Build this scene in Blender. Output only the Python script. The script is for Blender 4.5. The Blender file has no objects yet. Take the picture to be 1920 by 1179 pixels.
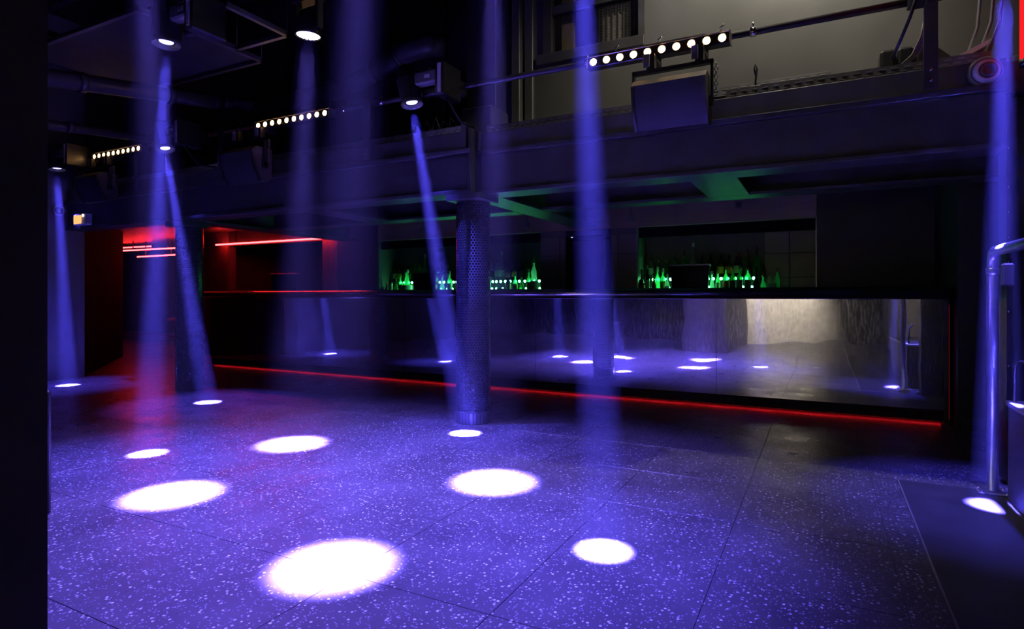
import bpy, bmesh, math, random
from mathutils import Vector, Matrix
random.seed(7)
R = math.radians
scene = bpy.context.scene
col = scene.collection

# ------------------------------------------------------------------ camera
FPX, CXP, HZ, CAMH, YAW = 1120.0, 960.0, 555.0, 1.2, R(27.38)
cam_data = bpy.data.cameras.new('camera')
cam_data.sensor_width = 36.0
cam_data.lens = FPX / 1920 * 36
cam_data.shift_y = (HZ - 589.5) / 1920
cam_data.clip_start = 0.05
cam = bpy.data.objects.new('camera', cam_data)
cam.location = (0, 0, CAMH)
cam.rotation_euler = (R(90), 0, YAW)
col.objects.link(cam)
scene.camera = cam

# ------------------------------------------------------------------ world, exposure
world = bpy.data.worlds.new('world')
scene.world = world
world.use_nodes = True
bgn = world.node_tree.nodes['Background']
bgn.inputs[0].default_value = (0, 0, 0, 1)
bgn.inputs[1].default_value = 0.0
scene.view_settings.view_transform = 'Standard'
scene.view_settings.look = 'None'
scene.view_settings.gamma = 1
scene.view_settings.exposure = 0.1
scene.view_settings.use_curve_mapping = False
cy = scene.cycles
cy.max_bounces = 7
cy.diffuse_bounces = 3
cy.glossy_bounces = 4
cy.transmission_bounces = 6
cy.transparent_max_bounces = 12
cy.volume_bounces = 0
cy.sample_clamp_indirect = 0.0
cy.caustics_reflective = False
cy.caustics_refractive = False
cy.use_denoising = True

# lights of the room (colours are linear)
BLUE = (0.085, 0.070, 1.0)
WASHBLUE = (0.17, 0.12, 1.0)
NEUTRAL = (1.0, 0.90, 0.74)
BEAM_POWER = 240000.0
WASH_POWER = 190000.0
HALO_POWER = 1150.0


def add_light(name, kind, loc, aim, power, color, size=0.05, angle=None, blend=0.3, sizey=None):
    ld = bpy.data.lights.new(name, kind)
    ld.energy = power
    ld.color = color
    if kind == 'SPOT':
        ld.spot_size = angle
        ld.spot_blend = blend
        ld.shadow_soft_size = size
    elif kind == 'AREA':
        ld.shape = 'RECTANGLE' if sizey else 'SQUARE'
        ld.size = size
        if sizey:
            ld.size_y = sizey
    else:
        ld.shadow_soft_size = size
    o = bpy.data.objects.new(name, ld)
    o.location = loc
    if aim is not None:
        d = Vector(aim) - Vector(loc)
        o.rotation_euler = d.to_track_quat('-Z', 'Y').to_euler()
    col.objects.link(o)
    return o


# ------------------------------------------------------------------ node material helpers
MATS = {}


def new_mat(name):
    m = bpy.data.materials.new(name)
    m.use_nodes = True
    nt = m.node_tree
    nt.nodes.clear()
    out = nt.nodes.new('ShaderNodeOutputMaterial')
    MATS[name] = m
    return m, nt, out


def mat(name, color, rough=0.5, metal=0.0, var=0.25, scale=6.0, bump=0.0, spec=0.5, coat=0.0, stretch=(1, 1, 1)):
    """painted / metal surface with soft world-space noise in colour and gloss"""
    m, nt, out = new_mat(name)
    p = nt.nodes.new('ShaderNodeBsdfPrincipled')
    nt.links.new(p.outputs[0], out.inputs[0])
    geo = nt.nodes.new('ShaderNodeNewGeometry')
    mp = nt.nodes.new('ShaderNodeMapping')
    mp.inputs['Scale'].default_value = stretch
    nt.links.new(geo.outputs['Position'], mp.inputs[0])
    n = nt.nodes.new('ShaderNodeTexNoise')
    n.inputs['Scale'].default_value = scale
    n.inputs['Detail'].default_value = 5
    nt.links.new(mp.outputs[0], n.inputs['Vector'])
    mr = nt.nodes.new('ShaderNodeMapRange')
    mr.inputs[3].default_value = 1 - var
    mr.inputs[4].default_value = 1 + var
    mr.inputs[1].default_value = 0.25
    mr.inputs[2].default_value = 0.75
    nt.links.new(n.outputs[0], mr.inputs[0])
    mx = nt.nodes.new('ShaderNodeVectorMath')
    mx.operation = 'SCALE'
    mx.inputs[0].default_value = color
    nt.links.new(mr.outputs[0], mx.inputs['Scale'])
    nt.links.new(mx.outputs[0], p.inputs['Base Color'])
    rr = nt.nodes.new('ShaderNodeMapRange')
    rr.inputs[3].default_value = max(0.02, rough - 0.08)
    rr.inputs[4].default_value = min(1, rough + 0.08)
    nt.links.new(n.outputs[0], rr.inputs[0])
    nt.links.new(rr.outputs[0], p.inputs['Roughness'])
    p.inputs['Metallic'].default_value = metal
    p.inputs['Specular IOR Level'].default_value = spec
    p.inputs['Coat Weight'].default_value = coat
    p.inputs['Coat Roughness'].default_value = 0.08
    if bump:
        b = nt.nodes.new('ShaderNodeBump')
        b.inputs['Strength'].default_value = bump
        b.inputs['Distance'].default_value = 0.01
        nt.links.new(n.outputs[0], b.inputs['Height'])
        nt.links.new(b.outputs[0], p.inputs['Normal'])
    return m


def emit(name, color, strength):
    m, nt, out = new_mat(name)
    e = nt.nodes.new('ShaderNodeEmission')
    e.inputs[0].default_value = (*color, 1)
    e.inputs[1].default_value = strength
    nt.links.new(e.outputs[0], out.inputs[0])
    return m


def bottle_mat(name, color, trans=0.55):
    """coloured bottle glass with liquid: light goes through it diffusely, with a clear gloss on top"""
    m, nt, out = new_mat(name)
    p = nt.nodes.new('ShaderNodeBsdfPrincipled')
    p.inputs['Base Color'].default_value = (*[c * 0.5 for c in color], 1)
    p.inputs['Roughness'].default_value = 0.08
    t = nt.nodes.new('ShaderNodeBsdfTranslucent')
    t.inputs[0].default_value = (*color, 1)
    g = nt.nodes.new('ShaderNodeBsdfTransparent')
    g.inputs[0].default_value = (*[min(1, c * 1.15 + 0.05) for c in color], 1)
    a = nt.nodes.new('ShaderNodeMixShader')
    a.inputs[0].default_value = 0.5
    nt.links.new(t.outputs[0], a.inputs[1])
    nt.links.new(g.outputs[0], a.inputs[2])
    b = nt.nodes.new('ShaderNodeMixShader')
    b.inputs[0].default_value = trans
    nt.links.new(p.outputs[0], b.inputs[1])
    nt.links.new(a.outputs[0], b.inputs[2])
    nt.links.new(b.outputs[0], out.inputs[0])
    return m


# terrazzo floor: dark ground with scattered pale chips
def terrazzo():
    m, nt, out = new_mat('terrazzo')
    p = nt.nodes.new('ShaderNodeBsdfPrincipled')
    nt.links.new(p.outputs[0], out.inputs[0])
    geo = nt.nodes.new('ShaderNodeNewGeometry')
    pos = geo.outputs['Position']

    def noise(sc, det=4):
        n = nt.nodes.new('ShaderNodeTexNoise')
        n.inputs['Scale'].default_value = sc
        n.inputs['Detail'].default_value = det
        nt.links.new(pos, n.inputs['Vector'])
        return n.outputs[0]

    def chips(sc, thr, keep):
        v = nt.nodes.new('ShaderNodeTexVoronoi')
        v.inputs['Scale'].default_value = sc
        nt.links.new(pos, v.inputs['Vector'])
        lt = nt.nodes.new('ShaderNodeMath')
        lt.operation = 'LESS_THAN'
        lt.inputs[1].default_value = thr
        nt.links.new(v.outputs['Distance'], lt.inputs[0])
        sep = nt.nodes.new('ShaderNodeSeparateColor')
        nt.links.new(v.outputs['Color'], sep.inputs[0])
        gt = nt.nodes.new('ShaderNodeMath')
        gt.operation = 'LESS_THAN'
        gt.inputs[1].default_value = keep
        nt.links.new(sep.outputs[0], gt.inputs[0])
        mu = nt.nodes.new('ShaderNodeMath')
        mu.operation = 'MULTIPLY'
        nt.links.new(lt.outputs[0], mu.inputs[0])
        nt.links.new(gt.outputs[0], mu.inputs[1])
        return mu.outputs[0]
    ramp = nt.nodes.new('ShaderNodeValToRGB')
    ramp.color_ramp.elements[0].position = 0.3
    ramp.color_ramp.elements[1].position = 0.7
    ramp.color_ramp.elements[0].color = (0.075, 0.066, 0.074, 1)
    ramp.color_ramp.elements[1].color = (0.125, 0.112, 0.122, 1)
    nt.links.new(noise(2.2, 8), ramp.inputs[0])
    c = ramp.outputs[0]
    for sc, thr, keep, colr in ((46, 0.27, 0.30, (0.55, 0.55, 0.58, 1)), (95, 0.33, 0.30, (0.34, 0.34, 0.36, 1)),
                                (30, 0.17, 0.12, (0.75, 0.74, 0.72, 1))):
        mix = nt.nodes.new('ShaderNodeMixRGB')
        nt.links.new(chips(sc, thr, keep), mix.inputs[0])
        nt.links.new(c, mix.inputs[1])
        mix.inputs[2].default_value = colr
        c = mix.outputs[0]
    nt.links.new(c, p.inputs['Base Color'])
    rr = nt.nodes.new('ShaderNodeMapRange')
    rr.inputs[1].default_value = 0.3
    rr.inputs[2].default_value = 0.7
    rr.inputs[3].default_value = 0.26
    rr.inputs[4].default_value = 0.42
    nt.links.new(noise(3.5, 8), rr.inputs[0])
    nt.links.new(rr.outputs[0], p.inputs['Roughness'])
    p.inputs['Specular IOR Level'].default_value = 0.55
    return m


# scratched stainless sheet of the bar front
def stainless():
    m, nt, out = new_mat('stainless_sheet')
    geo = nt.nodes.new('ShaderNodeNewGeometry')
    pos = geo.outputs['Position']

    def noise(sc, stretch, det=3):
        mp = nt.nodes.new('ShaderNodeMapping')
        mp.inputs['Scale'].default_value = stretch
        nt.links.new(pos, mp.inputs[0])
        n = nt.nodes.new('ShaderNodeTexNoise')
        n.inputs['Scale'].default_value = sc
        n.inputs['Detail'].default_value = det
        nt.links.new(mp.outputs[0], n.inputs['Vector'])
        return n.outputs[0]
    warp = noise(1.6, (1.0, 1.0, 1.5), 1)
    b = nt.nodes.new('ShaderNodeBump')
    b.inputs['Strength'].default_value = 0.35
    b.inputs['Distance'].default_value = 0.008
    nt.links.new(warp, b.inputs['Height'])
    g1 = nt.nodes.new('ShaderNodeBsdfAnisotropic')
    g1.inputs['Color'].default_value = (0.80, 0.80, 0.83, 1)
    g1.inputs['Roughness'].default_value = 0.02
    g2 = nt.nodes.new('ShaderNodeBsdfAnisotropic')
    g2.inputs['Color'].default_value = (0.80, 0.80, 0.83, 1)
    g2.inputs['Roughness'].default_value = 0.24
    nt.links.new(b.outputs[0], g1.inputs['Normal'])
    nt.links.new(b.outputs[0], g2.inputs['Normal'])
    sc = noise(70, (1.0, 1.0, 0.2), 5)
    mr = nt.nodes.new('ShaderNodeMapRange')
    mr.inputs[1].default_value = 0.45
    mr.inputs[2].default_value = 0.75
    mr.inputs[3].default_value = 0.16
    mr.inputs[4].default_value = 0.55
    nt.links.new(sc, mr.inputs[0])
    mix = nt.nodes.new('ShaderNodeMixShader')
    nt.links.new(mr.outputs[0], mix.inputs[0])
    nt.links.new(g1.outputs[0], mix.inputs[1])
    nt.links.new(g2.outputs[0], mix.inputs[2])
    nt.links.new(mix.outputs[0], out.inputs[0])
    return m


def haze_mat(name, dens):
    m, nt, out = new_mat(name)
    v = nt.nodes.new('ShaderNodeVolumeScatter')
    v.inputs['Color'].default_value = (0.95, 0.95, 1, 1)
    v.inputs['Density'].default_value = dens
    v.inputs['Anisotropy'].default_value = 0.0
    nt.links.new(v.outputs[0], out.inputs['Volume'])
    return m


terrazzo()
stainless()
haze_mat('haze_thin', 0.0050)
haze_mat('haze_wide', 0.00075)
mat('grout', (0.09, 0.085, 0.09), 0.8)
mat('vinyl_floor', (0.060, 0.056, 0.062), 0.45, var=0.2, scale=3)
mat('black_paint', (0.020, 0.019, 0.022), 0.45, var=0.3, scale=4)
mat('matt_black', (0.010, 0.010, 0.012), 0.7, var=0.3)
mat('deep_black', (0.005, 0.0045, 0.005), 0.9, var=0.3, spec=0.1)
mat('brown_black', (0.055, 0.042, 0.040), 0.75, var=0.35, scale=3)
mat('steel_paint', (0.055, 0.054, 0.056), 0.42, var=0.25, scale=5, bump=0.05)
mat('grey_paint', (0.105, 0.105, 0.10), 0.42, var=0.12, scale=2.5, bump=0.03)
mat('pale_wall', (0.30, 0.28, 0.25), 0.45, var=0.2, scale=8)
mat('dark_panel', (0.030, 0.028, 0.034), 0.5, var=0.3, scale=3)
mat('red_panel', (0.085, 0.018, 0.012), 0.6, var=0.25, scale=2)
mat('green_panel', (0.018, 0.024, 0.016), 0.6, var=0.25, scale=2)
mat('side_wall_paint', (0.17, 0.168, 0.17), 0.5, var=0.12, scale=3)
mat('beige_board', (0.28, 0.215, 0.125), 0.4, var=0.12, scale=4, stretch=(1, 1, 6))
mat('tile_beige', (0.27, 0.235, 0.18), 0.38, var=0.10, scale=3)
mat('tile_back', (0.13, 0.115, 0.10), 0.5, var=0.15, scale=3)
mat('brown_wood', (0.12, 0.07, 0.04), 0.5, var=0.2, scale=4, stretch=(4, 4, 1))
mat('counter_black', (0.012, 0.010, 0.012), 0.22, var=0.2, coat=0.6)
mat('roll_steel', (0.62, 0.61, 0.66), 0.2, metal=1.0, var=0.15, scale=3, stretch=(0.5, 6, 6))
mat('chrome', (0.75, 0.75, 0.78), 0.15, metal=1.0, var=0.1)
mat('galvanised', (0.45, 0.46, 0.5), 0.32, metal=0.85, var=0.2, scale=14)
mat('alu', (0.42, 0.40, 0.38), 0.35, metal=0.9, var=0.12)
mat('tray_metal', (0.16, 0.16, 0.17), 0.4, metal=0.6, var=0.25, scale=9)
mat('plastic_black', (0.018, 0.018, 0.020), 0.35, var=0.2, scale=12)
mat('plastic_grey', (0.16, 0.155, 0.15), 0.4, var=0.1, scale=12)
mat('plastic_white', (0.72, 0.72, 0.75), 0.4, var=0.05, scale=12)
mat('grille_cloth', (0.030, 0.030, 0.038), 0.65, var=0.35, scale=160)
mat('speaker_wood', (0.06, 0.05, 0.046), 0.5, var=0.2, scale=20)
mat('hex_tile', (0.030, 0.032, 0.050), 0.22, var=0.35, scale=20)
mat('hex_grout', (0.30, 0.30, 0.34), 0.55, var=0.15, scale=30)
mat('base_tile', (0.10, 0.10, 0.13), 0.3, var=0.3, scale=10)
mat('rubber', (0.012, 0.012, 0.013), 0.6)
mat('cable_grey', (0.22, 0.22, 0.22), 0.5)
mat('duct_black', (0.045, 0.043, 0.048), 0.38, var=0.25, scale=6)
mat('wire', (0.35, 0.34, 0.30), 0.4, metal=0.6)
mat('wood_pale', (0.34, 0.27, 0.17), 0.5, var=0.2, scale=5, stretch=(6, 6, 1))
mat('curtain', (0.32, 0.30, 0.24), 0.8, var=0.15, scale=4)
mat('screen', (0.008, 0.008, 0.010), 0.18)
mat('cork', (0.45, 0.30, 0.18), 0.7)
mat('cap_red', (0.70, 0.10, 0.06), 0.35)
mat('cap_black', (0.012, 0.012, 0.012), 0.3)
mat('cap_white', (0.75, 0.74, 0.68), 0.4)
mat('cap_gold', (0.62, 0.42, 0.14), 0.3, metal=0.5)
mat('label_yellow', (0.80, 0.46, 0.06), 0.5, var=0.1)
mat('label_orange', (0.72, 0.22, 0.05), 0.5, var=0.1)
mat('label_cream', (0.72, 0.66, 0.48), 0.5, var=0.1)
mat('label_white', (0.80, 0.80, 0.76), 0.5, var=0.1)
mat('label_dark', (0.03, 0.03, 0.035), 0.5, var=0.1)
mat('label_red', (0.55, 0.06, 0.04), 0.5, var=0.1)
mat('straw', (0.62, 0.55, 0.30), 0.5)
mat('paint_chip', (0.55, 0.53, 0.50), 0.7)
bottle_mat('glass_green', (0.30, 0.86, 0.48), 0.85)
bottle_mat('glass_pale', (0.74, 0.93, 0.80), 0.85)
bottle_mat('glass_clear', (0.80, 0.88, 0.84), 0.7)
bottle_mat('glass_frost', (0.70, 0.80, 0.68), 0.35)
bottle_mat('glass_dark', (0.05, 0.045, 0.03), 0.25)
bottle_mat('glass_brown', (0.30, 0.12, 0.03), 0.35)
bottle_mat('glass_deep', (0.10, 0.42, 0.18), 0.6)
m, nt, out = new_mat('pane_glass')
_p = nt.nodes.new('ShaderNodeBsdfPrincipled')
_p.inputs['Base Color'].default_value = (0.03, 0.03, 0.035, 1)
_p.inputs['Roughness'].default_value = 0.06
_t = nt.nodes.new('ShaderNodeBsdfTransparent')
_m = nt.nodes.new('ShaderNodeMixShader')
_m.inputs[0].default_value = 0.75
nt.links.new(_p.outputs[0], _m.inputs[1])
nt.links.new(_t.outputs[0], _m.inputs[2])
nt.links.new(_m.outputs[0], out.inputs[0])
emit('lens_blue', (0.42, 0.38, 1.0), 3)
emit('led_amber', (1.0, 0.52, 0.20), 14)
emit('led_white', (1.0, 0.80, 0.95), 9)
emit('neon_red', (1.0, 0.020, 0.022), 26)
emit('led_red', (1.0, 0.012, 0.016), 1.1)
emit('led_red_strip', (1.0, 0.012, 0.02), 6)
emit('led_red_dim', (1.0, 0.03, 0.04), 0.10)
emit('led_green', (0.11, 1.0, 0.36), 28.0)
emit('exit_glow', (1.0, 0.42, 0.14), 1.3)
emit('display_white', (1.0, 0.95, 0.85), 3.0)
emit('down_blue', (0.30, 0.30, 1.0), 5)

# ------------------------------------------------------------------ mesh builder
ORG = {}


def wloc(o):
    return ORG.get(o.name, Vector((0, 0, 0)))


class MB:
    def __init__(self):
        self.v, self.f, self.s = [], [], []

    def add(self, vs, fs, smooth=False):
        n = len(self.v)
        self.v += [Vector(q) for q in vs]
        self.f += [tuple(i + n for i in f) for f in fs]
        self.s += [smooth] * len(fs)
        return self

    def box(self, a, b, bev=0.0, rot=None, piv=None):
        x0, y0, z0 = [min(a[i], b[i]) for i in range(3)]
        x1, y1, z1 = [max(a[i], b[i]) for i in range(3)]
        if bev <= 0:
            vs = [(x, y, z) for z in (z0, z1) for y in (y0, y1) for x in (x0, x1)]
            fs = [(0, 2, 3, 1), (4, 5, 7, 6), (0, 1, 5, 4), (2, 6, 7, 3), (0, 4, 6, 2), (1, 3, 7, 5)]
        else:
            bm = bmesh.new()
            bmesh.ops.create_cube(bm, size=1)
            for q in bm.verts:
                q.co = Vector(((x0 + x1) / 2 + q.co.x * (x1 - x0), (y0 + y1) / 2 + q.co.y * (y1 - y0), (z0 + z1) / 2 + q.co.z * (z1 - z0)))
            bmesh.ops.bevel(bm, geom=bm.edges[:], offset=bev, segments=1, affect='EDGES')
            bm.verts.index_update()
            vs = [q.co.copy() for q in bm.verts]
            fs = [tuple(q.index for q in f.verts) for f in bm.faces]
            bm.free()
        if rot is not None:
            pv = Vector(piv) if piv is not None else Vector(((x0 + x1) / 2, (y0 + y1) / 2, (z0 + z1) / 2))
            vs = [rot @ (Vector(q) - pv) + pv for q in vs]
        return self.add(vs, fs)

    def cyl(self, p0, p1, r0, r1=None, n=16, caps=True, smooth=True):
        p0, p1 = Vector(p0), Vector(p1)
        r1 = r0 if r1 is None else r1
        d = (p1 - p0).normalized()
        a = d.orthogonal().normalized()
        b = d.cross(a)
        ring = [a * math.cos(2 * math.pi * k / n) + b * math.sin(2 * math.pi * k / n) for k in range(n)]
        vs = [p0 + q * r0 for q in ring] + [p1 + q * r1 for q in ring]
        self.add(vs, [(k, (k + 1) % n, n + (k + 1) % n, n + k) for k in range(n)], smooth)
        if caps:
            m_ = len(self.v) - 2 * n
            self.f += [tuple(m_ + k for k in range(n))[::-1], tuple(m_ + n + k for k in range(n))]
            self.s += [False, False]
        return self

    def tube(self, pts, r, n=8, closed=False):
        pts = [Vector(q) for q in pts]
        k_ = len(pts)
        vs, fs = [], []
        prev = None
        for i, q in enumerate(pts):
            if closed:
                d = pts[(i + 1) % k_] - pts[i - 1]
            else:
                d = pts[min(i + 1, k_ - 1)] - pts[max(i - 1, 0)]
            d.normalize()
            if prev is None:
                a = d.orthogonal().normalized()
            else:
                a = (prev - d * prev.dot(d)).normalized()
            prev = a
            b = d.cross(a)
            vs += [q + (a * math.cos(2 * math.pi * k / n) + b * math.sin(2 * math.pi * k / n)) * r for k in range(n)]
        for i in range(k_ if closed else k_ - 1):
            j = (i + 1) % k_
            fs += [(i * n + k, i * n + (k + 1) % n, j * n + (k + 1) % n, j * n + k) for k in range(n)]
        if not closed:
            fs += [tuple(range(n))[::-1], tuple((k_ - 1) * n + k for k in range(n))]
        return self.add(vs, fs, True)

    def lathe(self, prof, base=(0, 0, 0), axis=(0, 0, 1), n=20, smooth=True, caps=True):
        """prof: (radius, height) from low to high along axis"""
        base, d = Vector(base), Vector(axis).normalized()
        a = d.orthogonal().normalized()
        b = d.cross(a)
        vs, fs = [], []
        for r, h in prof:
            vs += [base + d * h + (a * math.cos(2 * math.pi * k / n) + b * math.sin(2 * math.pi * k / n)) * r for k in range(n)]
        for i in range(len(prof) - 1):
            fs += [(i * n + k, i * n + (k + 1) % n, (i + 1) * n + (k + 1) % n, (i + 1) * n + k) for k in range(n)]
        if caps and prof[0][0] > 1e-5:
            fs.append(tuple(range(n))[::-1])
        if caps and prof[-1][0] > 1e-5:
            fs.append(tuple((len(prof) - 1) * n + k for k in range(n)))
        return self.add(vs, fs, smooth)

    def prism(self, poly, a, b, smooth=False):
        """poly: points in 3D (convex or not), extruded from offset a to offset b (vectors)"""
        n = len(poly)
        vs = [Vector(q) + Vector(a) for q in poly] + [Vector(q) + Vector(b) for q in poly]
        self.add(vs, [(k, (k + 1) % n, n + (k + 1) % n, n + k) for k in range(n)], smooth)
        m_ = len(self.v) - 2 * n
        self.f += [tuple(m_ + k for k in range(n))[::-1], tuple(m_ + n + k for k in range(n))]
        self.s += [False, False]
        return self

    def build(self, name, material, parent=None, label=None, cat=None, group=None, kind=None, fix=True):
        if parent is not None:
            org = wloc(parent)
        else:
            lo = Vector([min(q[i] for q in self.v) for i in range(3)])
            hi = Vector([max(q[i] for q in self.v) for i in range(3)])
            org = Vector(((lo.x + hi.x) / 2, (lo.y + hi.y) / 2, lo.z))
        me = bpy.data.meshes.new(name)
        me.from_pydata([tuple(q - org) for q in self.v], [], self.f)
        me.polygons.foreach_set('use_smooth', self.s)
        if fix:
            bm = bmesh.new()
            bm.from_mesh(me)
            bmesh.ops.recalc_face_normals(bm, faces=bm.faces[:])
            bm.to_mesh(me)
            bm.free()
        me.materials.append(MATS[material])
        o = bpy.data.objects.new(name, me)
        col.objects.link(o)
        ORG[o.name] = org
        if parent is not None:
            o.parent = parent
        else:
            o.location = org
        tag(o, label, cat, group, kind)
        return o


def tag(o, label=None, cat=None, group=None, kind=None):
    if label:
        o['label'] = label
    if cat:
        o['category'] = cat
    if group:
        o['group'] = group
    if kind:
        o['kind'] = kind
    return o


def thing(name, label, cat, loc, group=None, kind=None):
    o = bpy.data.objects.new(name, None)
    o.empty_display_size = 0.05
    o.location = loc
    col.objects.link(o)
    ORG[o.name] = Vector(loc)
    return tag(o, label, cat, group, kind)


def at(px, py, Y):
    """world point on the plane Y = const (real depth) that the photograph shows at that pixel"""
    u, v = (px - CXP) / FPX, (HZ - py) / FPX
    dx = -math.sin(YAW) + u * math.cos(YAW)
    dy = math.cos(YAW) + u * math.sin(YAW)
    t = Y / dy
    return Vector((t * dx, Y, CAMH + t * v))


def arc(c, r, a0, a1, n, ax=(1, 0, 0), ay=(0, 0, 1)):
    ax, ay, c = Vector(ax), Vector(ay), Vector(c)
    return [c + ax * (r * math.cos(a0 + (a1 - a0) * k / n)) + ay * (r * math.sin(a0 + (a1 - a0) * k / n)) for k in range(n + 1)]


# =================================================================== THE SETTING
# ---- floor: terrazzo tiles over a dark bed
floor = MB().box((-19, -4, -0.12), (3.2, 12, -0.004)).build('floor', 'grout', kind='structure',
        label='dark speckled terrazzo floor of large square tiles')
T = 0.70
tile_mesh = None
xs = [0.29 - T * k for k in range(0, 16)]
ys = [6.16 - T * k for k in range(0, 9)]
for x0 in xs:
    for y0 in ys:
        if tile_mesh is None:
            o = MB().box((x0 - T + 0.0015, y0 + 0.0015, -0.02), (x0 - 0.0015, y0 + T - 0.0015, 0.0), bev=0.0012).build('tile', 'terrazzo', floor)
            me = o.data
            c0 = Vector((x0 - T / 2, y0 + T / 2, 0)) - wloc(floor)
            for q in me.vertices:
                q.co -= c0
            o.location = c0
            tile_mesh = me
        else:
            o = bpy.data.objects.new('tile', tile_mesh)
            col.objects.link(o)
            o.parent = floor
            o.location = Vector((x0 - T / 2, y0 + T / 2, 0)) - wloc(floor)
            ORG[o.name] = wloc(floor)
# border floor around the tiled field and the smooth dark platform floor at the right
xl = xs[-1] - T
MB().box((0.2915, 4.62, -0.02), (3.0, 6.86, 0.0)).build('floor_border', 'terrazzo', floor)
MB().box((0.2915, -3.5, -0.02), (0.438, 4.617, 0.0)).build('floor_border', 'terrazzo', floor)
MB().box((xl - 8, 6.863, -0.02), (3.0, 11.5, 0.0)).build('floor_border', 'terrazzo', floor)
MB().box((-18.5, -3.5, -0.02), (xl - 0.0015, 6.86, 0.0)).build('floor_border', 'terrazzo', floor)
MB().box((xl, -3.5, -0.02), (0.288, ys[-1] - 0.0015, 0.0)).build('floor_border', 'terrazzo', floor)
MB().box((0.442, -3.5, -0.02), (3.0, 4.615, 0.004)).build('floor_panel', 'vinyl_floor', floor, label='smooth dark vinyl floor panel')
_e = MB()
_e.tube([(0.44, -3.4, 0.003), (0.44, 1.5, 0.003), (0.437, 3.1, 0.003), (0.44, 4.0, 0.003), (0.443, 4.61, 0.003)], 0.006, 6)
_e.build('joint_strip', 'cable_grey', floor)

# ---- outer shell
MB().box((-9.9, -3.4, 0), (-9.7, 4.95, 5.4)).build('wall_left', 'side_wall_paint', kind='structure', label='painted side wall lit blue by a floor spot')
MB().box((-9.7, -3.4, 0), (-2.75, -3.33, 3.2)).build('wall_rear_mask', 'deep_black', kind='structure', label='added black panel along the rear wall')  # black panels added left and right to bound the bright rear wall
MB().box((0.6, -3.4, 0), (1.3, -3.33, 3.2)).build('wall_rear_mask_right', 'deep_black', kind='structure', label='added black panel on the rear wall beside the platform')
MB().box((-19, -3.6, 0), (3.2, -3.4, 5.4)).build('wall_rear', 'pale_wall', kind='structure', label='grey painted wall behind the dance floor')
wr = MB().box((1.30, -3.4, 0), (1.5, 8.2, 5.4)).build('wall_right', 'black_paint', kind='structure', label='dark wall beside the raised platform')
MB().box((-19, -3.6, 5.2), (3.2, 6.0, 5.4)).build('ceiling', 'matt_black', kind='structure', label='black high ceiling over the dance floor')
# foreground dark wall end at the left edge
fg = MB().box((-2.6, -3.0, 0), (-1.724, 0.795, 5.2)).build('wall_foreground', 'brown_black', kind='structure', label='near black wall end in the foreground')
for (x, y, z, s) in ((-1.7235, 0.66, 1.60, 0.010), (-1.7235, 0.74, 2.22, 0.006)):
    MB().lathe([(0.0, 0.0), (s, 0.0005), (s * 0.6, 0.0016), (0.0, 0.002)], (x, y, z), (1, 0, 0), 7).build('paint_chip', 'paint_chip', fg)

# ---- upper back wall above the balcony, with window opening
YB = 5.6
wx0, wx1, wz0, wz1 = -2.53, -1.50, 3.66, 4.75
wb = MB()
wb.box((-1.50, YB, 2.6), (3.2, YB + 0.15, 5.2))
wb.box((-2.78, YB, 2.6), (-1.50, YB + 0.15, wz0))
wb.box((-2.78, YB, wz1), (-1.50, YB + 0.15, 5.2))
wb.box((-2.78, YB, wz0), (wx0, YB + 0.15, wz1))
wall_up = wb.build('wall_back', 'grey_paint', kind='structure', label='grey painted upper wall with a window above the balcony')
MB().box((-9.9, YB, 2.6), (-2.78, YB + 0.15, 5.2)).build('wall_back_panels', 'matt_black', kind='structure', label='dark panelled upper wall behind the balcony rail')
wp = bpy.data.objects['wall_back_panels']
edges = [-9.7, -8.75, -7.65, -6.2, -4.72, -3.75, -2.80]
for k in range(len(edges) - 1):
    mname = ('red_panel', 'red_panel', 'dark_panel', 'dark_panel', 'dark_panel', 'dark_panel')[k]
    MB().box((edges[k] + 0.006, YB - 0.02, 2.7), (edges[k + 1] - 0.006, YB + 0.01, 5.15), bev=0.004).build('panel', mname, wp)
MB().box((-9.72, 4.95, 2.6), (-9.7, YB, 5.2)).build('wall_left_upper', 'green_panel', kind='structure', label='dark green upper side wall behind the balcony')
# trims on the grey wall
MB().box((-1.5, YB - 0.025, 2.7), (1.3, YB + 0.005, 2.96), bev=0.006).build('trim_1', 'grey_paint', kind='structure', label='skirting board along the grey upper wall')
# window
win = thing('window_1', 'wall window with dark frame, wired glass and pale curtain', None, ((wx0 + wx1) / 2, YB, wz0), kind='structure')
f = MB()
f.box((-2.60, YB - 0.05, wz0 - 0.10), (wx1 + 0.02, YB + 0.02, wz0 + 0.005), bev=0.006)
f.build('window_sill', 'steel_paint', win)
f = MB()
f.box((-2.53, YB - 0.03, wz0), (-2.44, YB + 0.08, wz1))
f.box((-1.54, YB - 0.03, wz0), (-1.48, YB + 0.08, wz1))
f.box((-2.53, YB - 0.03, wz1 - 0.06), (-1.50, YB + 0.08, wz1 + 0.03))
f.build('window_frame', 'steel_paint', win)
MB().box((-2.44, YB + 0.0, 4.07), (-1.54, YB + 0.07, 4.15)).build('transom', 'steel_paint', win)
for (a, b, c, d) in ((-2.44, -1.54, 4.15, wz1 - 0.06), (-2.44, -1.54, wz0, 4.07)):
    MB().box((a, YB + 0.03, c), (b, YB + 0.036, d)).build('pane', 'pane_glass', win)
f = MB()
for k in range(15):
    x = -1.95 + k * 0.028
    f.box((x, YB + 0.045, wz0), (x + 0.0025, YB + 0.048, wz1 - 0.06))
for k in range(38):
    z = wz0 + k * 0.028
    f.box((-1.95, YB + 0.045, z), (-1.54, YB + 0.048, z + 0.0025))
f.build('wire_mesh', 'wire', win, kind='stuff')
f = MB()
pl = []
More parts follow.
